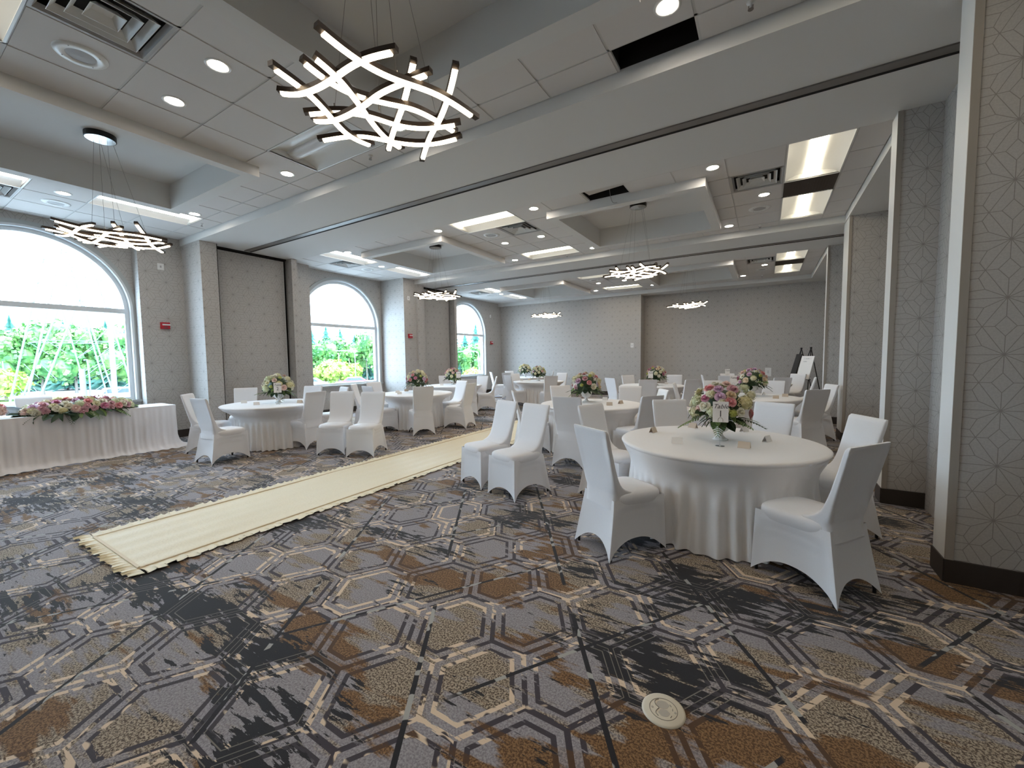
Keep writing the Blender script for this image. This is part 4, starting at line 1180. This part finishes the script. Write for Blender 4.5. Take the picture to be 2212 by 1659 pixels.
def bouquet(label, x, y, seed, pal, rz=0.0, scale=1.0, blooms=None, n=30, vase=True):
    root = empty('flower_centrepiece', (x, y, 0.7465), rz); tag(root, label, 'flowers', 'table flower centrepieces')
    rng = random.Random(seed)
    obj('vase', vase_me, root).scale = (scale,) * 3
    c = Vector((0, 0, 0.30 * scale)); rad = (0.235 * scale, 0.235 * scale, 0.20 * scale)
    o = obj('foliage_core', core_me, root, c); o.scale = (rad[0] * .86, rad[1] * .86, rad[2] * .86)
    taken = []
    for b in blooms or []:
        p = Vector(b[:3]); d = p - Vector((0, 0, 0.24)); d.normalize()
        nm, me = FL[b[4]]; place(nm, me, root, p - d * b[3] * 0.45, d, b[3] * 1.02, rng.uniform(0, 6)); taken.append((p, b[3]))
    for i in range(n):
        z = 1 - (i + 0.5) / n * 1.32; r = sqrt(max(0, 1 - z * z)); a = i * 2.39996 + seed
        d = Vector((r * cos(a), r * sin(a), z)); p = c + Vector((d.x * rad[0], d.y * rad[1], d.z * rad[2]))
        if any((p - q).length < s * 1.35 for q, s in taken): continue
        if i % 7 == 5: k, s = 'berry_white', 0.042
        elif i % 9 == 4: k, s = 'filler_lime', 0.035
        else: k = rng.choice(PALS[pal]); s = rng.uniform(0.040, 0.052) * (1.22 if k.startswith('hyd') else 1.0)
        nm, me = FL[k]; s *= scale
        place(nm, me, root, p - d * s * 0.4, (d + Vector((0, 0, .15))).normalized(), s, rng.uniform(0, 6))
    greenery(root, c, rad, rng, 34, 9)
    return root
T1B = [(0.103, -0.13, 0.472, 0.048, 'peony_pink'), (-0.006, -0.167, 0.471, 0.041, 'peony_lilac'), (0.012, -0.22, 0.409, 0.045, 'peony_lilac'), (0.049, -0.082, 0.513, 0.036, 'rose_blush'),
 (0.096, -0.188, 0.422, 0.040, 'rose_peach'), (-0.067, -0.198, 0.426, 0.042, 'hyd_cream'), (-0.107, -0.204, 0.389, 0.038, 'peony_magenta'), (0.095, -0.219, 0.368, 0.044, 'rose_coral'), (0.21, -0.119, 0.359, 0.063, 'hyd_yellow'),
 (-0.108, -0.224, 0.322, 0.048, 'rose_white'), (-0.158, -0.194, 0.293, 0.034, 'rose_blush'), (-0.048, -0.244, 0.274, 0.052, 'hyd_green'), (0.117, -0.218, 0.267, 0.040, 'filler_lime'), (0.172, -0.18, 0.279, 0.036, 'rose_white'),
 (0.244, -0.001, 0.248, 0.046, 'carn_coral'), (0.187, 0.022, 0.473, 0.042, 'hyd_green'), (0.24, 0.018, 0.411, 0.045, 'hyd_cream'), (0.026, -0.235, 0.366, 0.034, 'hyd_cream'), (0.052, -0.24, 0.30, 0.036, 'rose_cream')]
bouquet('big pink and cream bouquet in a white footed vase on table 1', -0.33, 4.08, 3, 'mix', 0, 1.0, T1B)
BQ = [('T2', 'cream and pink bouquet in white vase on the second table right of the runner', (-2.55, 6.50), 5, 'mix', 0.98), ('T3', 'pale yellow and pink bouquet on the right table behind table 1', (-0.20, 8.80), 7, 'pink', 1.0),
      ('T4', 'yellow and white bouquet beside the table 2 card', (-7.47, 4.06), 9, 'white', 1.0), ('T5', 'bouquet with peach roses on the table before the blue-lit pier', (-6.80, 6.85), 11, 'pink', 0.98),
      ('T6', 'dark-leaved blush bouquet on the table before the furthest window', (-7.78, 9.30), 13, 'mix', 0.95), ('T7', 'pink and cream bouquet on the table at the far end of the runner', (-6.28, 11.80), 15, 'mix', 0.95),
      ('T8', 'white and cream bouquet on the far left corner table', (-8.02, 13.95), 17, 'white', 1.0), ('T9', 'bouquet with a mauve bloom on the table before the far wall corner', (-2.42, 11.10), 19, 'pink', 0.98)]
for _, lab, (x, y), sd, pal, sc_ in BQ: bouquet(lab, x, y, sd, pal, sd * 0.7, sc_)
def garland():
    root = empty('flower_garland', (-9.03, 1.86, 0.748)); tag(root, 'long low pink, cream and white flower arrangement on the head table', 'flowers')
    rng = random.Random(21); c = (0, 0, 0.06)
    rad = (0.24, 0.60, 0.17)
    o = obj('foliage_core', core_me, root, (0, 0, 0.03)); o.scale = (rad[0] * .85, rad[1] * .88, rad[2] * .8)
    pal = ['rose_white', 'rose_blush', 'peony_pink', 'hyd_cream', 'rose_cream', 'peony_lilac', 'hyd_yellow', 'rose_coral', 'peony_magenta', 'rose_white', 'carn_pink', 'hyd_green']
    n = 92
    for i in range(n):
        z = 1 - (i + 0.5) / n * 1.12; r = sqrt(max(0, 1 - z * z)); a = i * 2.39996
        d = Vector((r * cos(a), r * sin(a), z)); p = Vector((d.x * rad[0], d.y * rad[1], 0.05 + d.z * rad[2]))
        nrm = Vector((d.x / rad[0], d.y / rad[1], d.z / rad[2])).normalized()
        k = rng.choice(pal) if i % 8 != 6 else 'berry_white'
        if abs(d.y) > 0.75 and rng.random() < .6: k = rng.choice(['rose_white', 'rose_blush', 'hyd_green'])
        s = rng.uniform(0.046, 0.062) * (1.15 if k[:3] == 'hyd' else 1)
        nm, me = FL[k]; place(nm, me, root, p - nrm * s * .4, nrm, s, rng.uniform(0, 6))
    for i in range(64):
        a = 2 * pi * (i + rng.random()) / 64; p = Vector((cos(a) * rad[0] * .9, sin(a) * rad[1] * .95, rng.uniform(0.0, 0.05)))
        dd = Vector((cos(a) * 1.0, sin(a) * 1.1, rng.uniform(-.75, .1) if cos(a) > 0.1 else rng.uniform(0.02, .3)))
        place('leaf', rng.choice(LEAF), root, p, dd, rng.uniform(0.11, 0.17), rng.uniform(-.6, .6), 'Y')
    for i in range(12):
        a = 2 * pi * (i + rng.random()) / 12; p = Vector((cos(a) * rad[0] * .8, sin(a) * rad[1] * .95, 0.03))
        place('fern_frond', rng.choice(FERN), root, p, Vector((cos(a), sin(a), -.35 if cos(a) > .1 else .15)), rng.uniform(0.16, 0.24), 0, 'Y')
garland()
def ball():
    root = empty('hand_bouquet', (-9.16, 1.05, 0.85)); tag(root, 'dusky pink round bouquet on the head table at the picture edge', 'flowers')
    rng = random.Random(5)
    for i in range(26):
        z = 1 - (i + .5) / 26 * 1.6; r = sqrt(1 - z * z); a = i * 2.39996; d = Vector((r * cos(a), r * sin(a), z))
        nm, me = FL[rng.choice(['rose_pink', 'rose_blush', 'peony_magenta', 'rose_coral', 'rose_blush'])]; place(nm, me, root, d * 0.075, d, 0.042, rng.uniform(0, 6))
    obj('stem_wrap', MB().lathe([(0.0005, -0.10), (0.03, -0.10), (0.02, 0.0), (0.0005, 0.01)], 14).mesh('stem_wrap', MT['leaf'], True), root)
ball()
# folded pale blue-white cloth bow standing beside the round bouquet
mb = MB(); rows = []
for i in range(13):
    u = i / 12; row = []
    for j in range(7):
        v = j / 6
        hgt = 0.145 - 0.055 * u + 0.012 * sin(u * 7)
        row.append((0.03 * sin(u * pi * 1.0) + 0.018 * sin(v * 5 + u * 3), (u - 0.5) * (0.30 * v + 0.17 * (1 - v)), v * hgt))
    rows.append(row)
mb.grid(rows); mb.grid([[(x - 0.012, y, z) for x, y, z in r] for r in rows][::-1])
tag(obj('folded_napkin', mb.mesh('folded_napkin', MT['bowl'], True), None, (-9.10, 1.28, 0.749)), 'pale blue-white folded cloth between the two flower arrangements on the head table', 'napkin')

# ------------------------------------------------------------------ table numbers, place cards
def text_mesh(body, size, m, name='lettering', shear=0.0):
    cu = bpy.data.curves.new(name, 'FONT'); cu.body = body; cu.size = size; cu.align_x = 'CENTER'; cu.align_y = 'CENTER'; cu.extrude = 0.0004; cu.shear = shear; cu.resolution_u = 3
    o = bpy.data.objects.new(name, cu); COL.objects.link(o)
    dg = bpy.context.evaluated_depsgraph_get(); dg.update()
    me = bpy.data.meshes.new_from_object(o.evaluated_get(dg)); me.name = name
    bpy.data.objects.remove(o, do_unlink=True); me.materials.clear(); me.materials.append(m)
    return me
def table_number(label, x, y, ang, lines, z=0.7465, h=0.20, w=0.118, hh=0.172):
    root = empty('table_number_sign', (x, y, z), ang); tag(root, label, 'sign', 'table number signs')     # faces local -Y
    obj('stem', MB().tube([(0, 0.004, 0.006), (0, 0.004, h + 0.03)], 0.0032, 8).mesh('stem', MT['acrylic'], True), root)
    obj('base', MB().lathe([(0.0005, 0.0), (0.038, 0.0), (0.038, 0.005), (0.0005, 0.006)], 24).mesh('base', MT['acrylic'], True), root)
    obj('foot_clip', MB().box(-0.032, -0.008, -0.006, 0.000, 0.001, 0.006).box(0.006, 0.030, -0.018, -0.012, 0.001, 0.006).mesh('foot_clip', MT['ink']), root)
    cd = obj('card', MB().box(-w / 2, w / 2, -0.0015, 0.0015, h, h + hh).mesh('card', MT['card']), root)
    for body, sz, zz, sh in lines:
        o = obj('lettering', text_mesh(body, sz, MT['ink'], shear=sh), cd); o.location = (0, -0.0022, h + zz * hh); o.rotation_euler = (pi / 2, 0, 0)
    cr = MB(); a0 = [(0.019 * cos(t), -0.0028, h + 0.026 + 0.019 * sin(t)) for t in [pi * (1.25 - 1.5 * i / 16) + 0 for i in range(17)]]
    a0 = [(0.019 * cos(pi * (-0.18 + 1.36 * i / 18)), -0.0028, h + 0.016 + 0.022 * sin(pi * (-0.18 + 1.36 * i / 18))) for i in range(19)]
    cr.tube(a0, 0.0013, 6); 
    obj('clip_ring', cr.mesh('clip_ring', MT['gold'], True), root)
    return root
def face_cam(x, y): return math.atan2(y, x) - pi / 2 + 0.0   # local -Y toward the room front right
table_number('white Table 1 card on a clear stand in front of the big bouquet', -0.305, 3.775, radians(12), [('Table', 0.052, 0.76, 0.35), ('1', 0.075, 0.40, 0.0)])
table_number('white Table 2 card in front of the yellow and white bouquet', -7.20, 3.90, radians(62), [('Table', 0.052, 0.76, 0.35), ('2', 0.075, 0.40, 0.0)])
table_number('tilted white number card left of the bouquet on the second table', -2.72, 6.42, radians(-28), [('Table', 0.05, 0.76, 0.35)])
table_number('white number card left of the bouquet before the far wall corner', -2.47, 10.70, radians(18), [('Table', 0.05, 0.76, 0.35)])
table_number('white number card left of the bouquet on the right table behind table 1', -0.50, 8.70, radians(10), [('Table', 0.05, 0.76, 0.35)])
table_number('white number card in the bouquet before the furthest window', -7.48, 9.18, radians(35), [('Table', 0.05, 0.76, 0.35)])
table_number('tiny number card at the rear right table near the easels', -0.88, 12.75, radians(15), [('Table', 0.05, 0.76, 0.35)])
def tent_mesh(m):
    w, h, d = 0.045, 0.052, 0.022
    mb = MB()
    for s in (-1, 1):
        mb.add([(-w, s * d, 0), (w, s * d, 0), (w * 0.98, 0, h), (-w * 0.98, 0, h), (-w, s * (d - 0.0015), 0), (w, s * (d - 0.0015), 0)], [(0, 1, 2, 3), (5, 4, 3, 2)])
    return mb.mesh('fold', m)
TENT = {'card': tent_mesh(MT['card']), 'tan': tent_mesh(MT['tan_card'])}
line_me = MB().box(-0.022, 0.022, -0.0002, 0.0004, 0.022, 0.026).mesh('name_line', MT['ink'])
def place_card(label, x, y, deg, kind='card'):
    root = empty('place_card', (x, y, 0.7462), radians(deg)); tag(root, label, 'place card', 'folded place cards')
    f = obj('fold', TENT[kind], root)
    l = obj('name_line', line_me, f, (0, -0.0129, 0)); l.rotation_euler = (radians(-23), 0, 0)
PCARDS = [
 (-0.93, 4.16, 75, 'tan', 'tan tent card at the left side of table 1'), (-0.63, 3.72, 14, 'card', 'white tent card at the front left of table 1'), (-0.63, 4.62, -30, 'tan', 'tan tent card at the rear of table 1, left of the flowers'),
 (-0.13, 3.79, -8, 'tan', 'peach tent card at the front of table 1, right of the number stand'), (0.03, 4.17, 65, 'card', 'end-on white tent card at the right side of table 1'), (-0.16, 4.62, 60, 'card', 'end-on tent card at the rear of table 1, right of the flowers'),
 (-2.36, 6.90, 0, 'card', 'white tent card behind the bouquet on the second table'), (-2.04, 6.17, 25, 'tan', 'tan tent card at the front right of the second table'), (-1.96, 6.49, 70, 'tan', 'small tan card at the right of the second table'),
 (-0.01, 9.06, 80, 'card', 'end-on card right of the bouquet on the right table behind table 1'), (0.17, 8.37, 5, 'tan', 'tan tent card at the front of the right table behind table 1'), (0.32, 8.81, -10, 'tan', 'flat tan card at the right edge of the right table behind table 1'),
 (-7.95, 3.70, 60, 'card', 'leftmost tent card on table 2'), (-7.95, 4.32, 40, 'tan', 'tan tent card at the rear left of table 2'), (-7.42, 3.65, 60, 'card', 'end-on tent card at the front of table 2'), (-7.05, 4.20, 30, 'tan', 'tan tent card right of the table 2 flowers'), (-7.35, 4.52, 50, 'card', 'tent card at the rear right of table 2'),
 (-7.05, 6.49, 60, 'card', 'left one of two white tent cards on the table before the blue-lit pier'), (-6.73, 6.25, 60, 'card', 'right one of two white tent cards on the table before the blue-lit pier'), (-7.18, 6.88, 40, 'tan', 'tan tent card on the table before the blue-lit pier'),
 (-7.78, 8.80, 35, 'card', 'white tent card at the front of the table before the furthest window'), (-6.68, 11.41, 60, 'card', 'tent card at the left of the table at the runner end'), (-6.75, 12.02, 30, 'tan', 'tan tent card at the rear left of the table at the runner end'),
 (-2.25, 11.55, 20, 'card', 'tent card on the table before the far wall corner')]
for x, y, a, k, lab in PCARDS: place_card(lab, x, y, a, k)

# ------------------------------------------------------------------ wall devices and easels
def alarm(label, x, y, z):
    root = empty('fire_alarm', (x, y, z)); tag(root, label, 'fire alarm', 'red fire alarms')
    obj('housing', MB().box(0, 0.038, -0.072, 0.072, -0.062, 0.062).box(0.038, 0.052, -0.066, 0.066, -0.056, 0.0).mesh('housing', MT['red']), root)
    obj('strobe', MB().box(0.038, 0.062, -0.05, 0.07, 0.004, 0.030).mesh('strobe', MT['white_pl']), root)
    obj('horn_slots', MB().box(0.0521, 0.053, -0.03, 0.03, -0.042, -0.034).box(0.0521, 0.053, -0.03, 0.03, -0.026, -0.018).mesh('horn_slots', MT['ink']), root)
alarm('red wall fire alarm between the nearest window and the pier', XA, 3.277, 2.205)
alarm('red wall fire alarm on the pier right of the middle window', -9.2, 9.02, 2.20)
alarm('small red wall fire alarm right of the furthest window', XL, 14.82, 2.17)
def plate(label, loc, rz, w=0.042, h=0.062, outlet=False):
    root = empty('wall_plate', loc, rz); tag(root, label, 'wall plate')
    obj('plate', MB().box(0, 0.006, -w, w, -h, h).mesh('plate', MT['white_pl']), root)
    mb = MB()
    if outlet:
        for z in (-0.025, 0.025): mb.box(0.006, 0.008, -0.016, 0.016, z - 0.014, z + 0.014)
    else: mb.box(0.006, 0.010, -0.012, 0.012, -0.02, 0.02)
    obj('insert', mb.mesh('insert', MT['mesh']), root)
plate('white blank plate high on the wall above the nearest fire alarm', (XA, 3.27, 3.33), 0, 0.05, 0.06)
plate('white plate high on the pier above the middle fire alarm', (-9.2, 9.0, 3.335), 0, 0.05, 0.06)
plate('white plate high above the furthest fire alarm', (XL, 14.78, 3.32), 0, 0.05, 0.06)
plate('white switch plate on the left far wall by its corner', (-4.29, Y1L, 1.92), -pi / 2, 0.055, 0.085)
plate('white outlet plate low on the far wall right of the bouquets', (0.09, Y1R, 0.93), -pi / 2, 0.09, 0.14, True)
def easel(label, x, y, rz, board, seed):
    """front (board side) is local -Y"""
    root = empty('easel', (x, y, 0), rz); tag(root, label, 'easel', 'black easels')
    apex = Vector((0, 0.02, 1.68))
    for p in ((-0.32, -0.30, 0), (0.32, -0.30, 0), (0, 0.42, 0)):
        obj('leg', MB().tube([apex, Vector(p)], 0.012, 7).mesh('leg', MT['black'], True), root)
    obj('ledge', MB().box(-0.24, 0.24, -0.205, -0.130, 0.795, 0.81).mesh('ledge', MT['black']), root)
    obj('hub', MB().lathe([(0.0005, 1.66), (0.028, 1.66), (0.028, 1.70), (0.0005, 1.705)], 12, (0, 0.02, 0)).mesh('hub', MT['black']), root)
    b = empty('sign_board', (x, y, 0), rz); tag(b, board[0], 'sign')
    m = MT[board[1]]
    def pt(u, v, o): # board plane leaning back
        q = Vector((u, -0.185 - o, 0.812)) + Vector((0, 0.175, 0.72)).normalized() * v
        return q
    w, h = board[2], board[3]
    V = [pt(-w, 0, 0), pt(w, 0, 0), pt(w, h, 0), pt(-w, h, 0), pt(-w, 0, 0.018), pt(w, 0, 0.018), pt(w, h, 0.018), pt(-w, h, 0.018)]
    obj('board', MB().add(V, [(3, 2, 1, 0), (4, 5, 6, 7), (0, 1, 5, 4), (1, 2, 6, 5), (2, 3, 7, 6), (3, 0, 4, 7)]).mesh('board', m), b)
    if board[1] == 'card':
        mb = MB(); rng = random.Random(seed)
        for (u0, u1, v) in ((-0.12, 0.14, h - 0.09), (-0.13, 0.0, h - 0.17)):
            n = 14
            for i in range(n):
                if rng.random() < .18: continue
                a = u0 + (u1 - u0) * i / n; c = a + (u1 - u0) / n * .7; hh = rng.uniform(.012, .026)
                mb.add([pt(a, v, .0185), pt(c, v, .0185), pt(c, v + hh, .0185), pt(a, v + hh, .0185)], [(0, 1, 2, 3)])
        obj('lettering', mb.mesh('lettering', MT['mesh']), b)
easel('black easel holding the white sign by the right far wall', 1.06, 14.1, radians(-58), ('white sign board leaning on the right easel, faint lettering at its top', 'card', 0.24, 0.66), 2)
easel('black easel left of the sign easel, turned edge-on', 0.90, 15.1, radians(-78), ('thin black board on the left easel, seen edge-on', 'black', 0.25, 0.72), 3)
# ------------------------------------------------------------------ outside the windows
GZ = -2.2
struct('ground', MB().quad((-260, -120, GZ), (-10.9, -120, GZ), (-10.9, 260, GZ), (-260, 260, GZ)).quad((-10.9, 18, GZ), (60, 18, GZ), (60, 260, GZ), (-10.9, 260, GZ)).mesh('ground', MT['asphalt']))
lawn = MB()
for (az, d, rx, ry) in ((168, 66, 3, 16), (144, 70, 6, 9), (127, 64, 7, 9), (176, 64, 5, 9), (152, 70, 3, 14)):
    a = radians(az); c = Vector((d * cos(a), d * sin(a), GZ + 0.02)); t = Vector((-sin(a), cos(a), 0)); r = Vector((cos(a), sin(a), 0))
    lawn.cap([c + r * rx * cos(2 * pi * i / 24) + t * ry * sin(2 * pi * i / 24) for i in range(24)])
g = obj('lawn', lawn.mesh('lawn', MT['grass'])); g['kind'] = 'stuff'; tag(g, 'strips of bright lawn between parking lot and wood outside', 'grass')
def conifer_mesh(seed):
    rng = random.Random(seed); mb = MB(); H = 11.0; L = 13
    for i in range(L):
        f = i / (L - 1); z = 1.0 + f * (H - 1.6); R = (1 - f) ** 0.85 * 2.5 + 0.22; n = 15
        ring_ = []; 
        for j in range(n * 2):
            a = 2 * pi * j / (n * 2) + i * 0.7; rr = R * ((1.0 + rng.uniform(-.22, .25)) if j % 2 == 0 else 0.45 + rng.uniform(-.1, .1))
            ring_.append((rr * cos(a), rr * sin(a), z - 0.30 * rr - rng.uniform(0, .25)))
        c = (0, 0, z + 0.95)
        mb.add(ring_ + [c], [(q, (q + 1) % (2 * n), 2 * n) for q in range(2 * n)])
    return mb.mesh('crown', MT['conifer'])
def decid_mesh(seed, m, H=7.5, R=2.9, n=1500):
    rng = random.Random(seed); mb = MB(); blobs = [(Vector((rng.uniform(-.5, .5) * R, rng.uniform(-.5, .5) * R, H * rng.uniform(.35, .82))), R * rng.uniform(.40, .62)) for _ in range(11)]
    for i in range(n):
        c, r = rng.choice(blobs); d = Vector((rng.gauss(0, 1), rng.gauss(0, 1), rng.gauss(0, 1))).normalized()
        p = c + d * r * (0.72 + 0.34 * rng.random())
        e1 = (d + Vector((rng.uniform(-.8, .8), rng.uniform(-.8, .8), rng.uniform(-.8, .8)))).normalized(); e2 = e1.cross(Vector((rng.uniform(-1, 1), rng.uniform(-1, 1), 1))).normalized(); e3 = e1.cross(e2)
        s = rng.uniform(.16, .34)
        mb.add([p + e2 * s, p + e3 * s * .8, p - e2 * s, p - e3 * s * .8], [(0, 1, 2, 3)])
    for c, r in blobs:
        mb.lathe([(0.02, -r * .75), (r * .55, -r * .5), (r * .75, 0), (r * .55, r * .5), (0.02, r * .75)], 8, c)
    return mb.mesh('crown', m)
trunk_me = MB().tube([(0, 0, -0.1), (0, 0, 2.2), (0.05, 0, 5.0)], [0.17, 0.13, 0.05], 7).mesh('trunk', MT['trunk'], True)
CON = [conifer_mesh(1), conifer_mesh(2), conifer_mesh(3)]
DEC = [decid_mesh(4, MT['decid']), decid_mesh(5, MT['decid'])]
BRI = [decid_mesh(6, MT['bright'], 3.6, 2.4, 900)]
def azname(az):
    if az > 162: return 'the nearest arched window'
    if 138 <= az <= 149: return 'the middle arched window'
    if 124 <= az <= 130: return 'the furthest arched window'
    return 'the wood between the windows'
ORD = ['first', 'second', 'third', 'fourth', 'fifth', 'sixth', 'seventh', 'eighth', 'ninth', 'tenth', 'eleventh', 'twelfth', 'thirteenth', 'fourteenth', 'fifteenth', 'sixteenth', 'seventeenth', 'eighteenth', 'nineteenth', 'twentieth']
rng = random.Random(31); counts = {}
def tree(kind, az, d, s, me, nm):
    a = radians(az); root = empty(nm, (d * cos(a), d * sin(a), GZ), rng.uniform(0, 6)); root.scale = (s[0], s[0], s[1])
    w = azname(az); key = (kind, w); counts[key] = counts.get(key, 0) + 1
    tag(root, '%s, %s from the left seen through %s' % (kind, ORD[min(counts[key] - 1, 19)], w) if 'between' not in w else '%s, %s from the left in %s' % (kind, ORD[min(counts[key] - 1, 19)], w), 'tree', 'trees of the wood outside')
    obj('crown', me, root); obj('trunk', trunk_me, root)
az = 178.0
while az > 121:
    tree('tall blue-green conifer', az, 84 + rng.uniform(-4, 5), (rng.uniform(.9, 1.2), rng.uniform(.74, 0.97)), rng.choice(CON), 'conifer'); az -= rng.uniform(1.25, 1.75)
az = 177.5
while az > 121:
    tree('round green broadleaf tree', az, 75 + rng.uniform(-3, 3), (rng.uniform(.85, 1.15), rng.uniform(.85, 1.2)), rng.choice(DEC), 'broadleaf_tree'); az -= rng.uniform(1.9, 2.6)
for az_, d, s in ((175.2, 50, 1.0), (172.8, 66, .8), (146.3, 66, .8), (144.6, 64, .95), (143.3, 67, .8), (127.4, 60, .6), (126.2, 60, .5)):
    tree('low yellow-green bush', az_, d, (s, s), BRI[0], 'bush')
# transmission tower
tw = empty('transmission_tower', (-42, 8.6, GZ)); tag(tw, 'grey-blue steel lattice transmission tower outside the nearest window', 'tower')
def bar(p, q, r, nm): 
    c = Vector((-42, 8.6, GZ)); obj(nm, MB().tube([Vector(p) - c, Vector(q) - c], r, 6).mesh(nm, MT['steel'], True), tw)
for dx in (0, -5.0):
    X_ = -42 + dx
    bar((X_, 5.9, GZ), (X_, 8.75, 11.6), 0.060, 'leg'); bar((X_, 11.9, GZ), (X_, 9.3, 11.6), 0.060, 'leg')
    bar((X_, 6.3, GZ), (X_, 9.05, 6.2), 0.060, 'leg'); bar((X_, 10.3, GZ), (X_, 9.05, 6.2), 0.050, 'leg')
    for z, a, b in ((3.1, 7.25, 10.8), (5.95, 7.55, 10.7), (7.6, 7.95, 10.3), (9.3, 8.25, 9.9)): bar((X_, a, z), (X_, b, z), 0.030, 'crossbar')
    for (a, za, b, zb) in ((7.55, 5.95, 8.75, 7.6), (8.75, 7.6, 8.3, 9.3), (10.6, 5.95, 9.4, 7.6), (9.4, 7.6, 9.9, 9.3), (8.3, 9.3, 9.2, 10.8), (7.25, 3.1, 8.2, 2.2), (6.9, 1.5, 7.6, .4), (6.5, -.1, 7.0, -1.1), (10.9, 3.1, 9.7, 1.9), (11.2, 1.5, 9.95, .3), (11.5, 0, 10.1, -1.2), (9.7, 3.1, 10.8, 4.6), (10.8, 4.6, 9.3, 5.95), (9.0, 9.3, 8.75, 7.6), (9.0, 9.3, 9.45, 7.6)):
        bar((X_, a, za), (X_, b, zb), 0.022, 'brace')
    for z in (0.6, 1.9): bar((X_, 9.7, z), (X_, 11.2 - .2 * z, z + .9), 0.02, 'brace')
for y_, z_ in ((5.9, GZ + .5), (11.8, GZ + .5), (7.25, 3.1), (10.8, 3.1), (7.95, 7.6), (10.3, 7.6)): bar((-42, y_, z_), (-47, y_, z_), 0.025, 'crossbar')
pl = empty('utility_pole', (-38, 9.55, GZ)); tag(pl, 'straight round steel pole beside the lattice tower outside the nearest window', 'pole')
obj('shaft', MB().tube([(0, 0, 0), (0, 0, 10.6)], [0.16, 0.12], 12).mesh('shaft', MT['steel'], True), pl)
obj('cap', MB().lathe([(0.125, 10.6), (0.08, 10.68), (0.001, 10.7)], 12).mesh('cap', MT['steel'], True), pl)
pp = empty('short_post', (-40, 8.45, GZ)); tag(pp, 'short pale blue double post in the parking lot outside the nearest window', 'post')
obj('shaft', MB().tube([(0, 0, 0), (0, 0, 3.3)], 0.16, 10).mesh('shaft', MT['steel'], True), pp)
obj('conduit', MB().tube(catmull([(0.1, 0.3, 0), (0.1, 0.3, 3.6), (0.1, 0.1, 3.9)], 3), 0.05, 8).mesh('conduit', MT['steel'], True), pp)
def lamp(label, az, d, H):
    a = radians(az); r = empty('street_lamp', (d * cos(a), d * sin(a), GZ), a); tag(r, label, 'street lamp')
    obj('pole', MB().tube(catmull([(0, 0, 0), (0, 0, H * .7), (0, 0.1, H - .2), (0, 0.7, H), (0, 2.0, H)], 4), 0.07, 8).mesh('pole', MT['steel'], True), r)
    obj('head', MB().box(-.12, .12, 1.9, 2.5, H - .08, H + .05).mesh('head', MT['steel']), r)
lamp('pale street lamp with a curved arm outside the furthest window', 126.3, 52, 4.6)
lamp('slim street lamp against the trees outside the middle window', 142.6, 62, 5.0)
def car(label, az, d, m, rz):
    a = radians(az); r = empty('parked_car', (d * cos(a), d * sin(a), GZ), rz); tag(r, label, 'car')
    prof = [(-2.2, .35), (-2.2, .8), (-1.3, .95), (-.7, 1.42), (.9, 1.45), (1.6, .98), (2.2, .85), (2.2, .35)]
    rows = [[(x, y, z) for x, z in prof] for y in (-.88, .88)]
    mb = MB().grid(rows, True); mb.cap(rows[0]); mb.cap(rows[1], True); obj('body', mb.mesh('body', MT[m]), r)
    mb = MB()
    for y in (-.89, .89): mb.quad((-.95, y, .98), (-.6, y, 1.36), (.85, y, 1.38), (1.35, y, 1.0))
    obj('side_glass', mb.mesh('side_glass', MT['carglass']), r)
    for x in (-1.4, 1.4):
        for y in (-.85, .85): obj('wheel', MB().tube([(x, y - .1, .33), (x, y + .1, .33)], .33, 12).mesh('wheel', MT['tyre']), r)
car('red parked car outside the middle window', 142.9, 58, 'carred', 0.9)
car('white parked car right of the red one outside the middle window', 138.8, 58, 'carwhite', 0.9)
car('white parked car at the left outside the middle window', 148.2, 58, 'carwhite', 0.9)
car('white parked car outside the nearest window behind the flowers', 165.8, 52, 'carwhite', 1.4)
car('white parked car outside the furthest window', 127.6, 56, 'carwhite', 0.7)
bpy.context.view_layer.update()
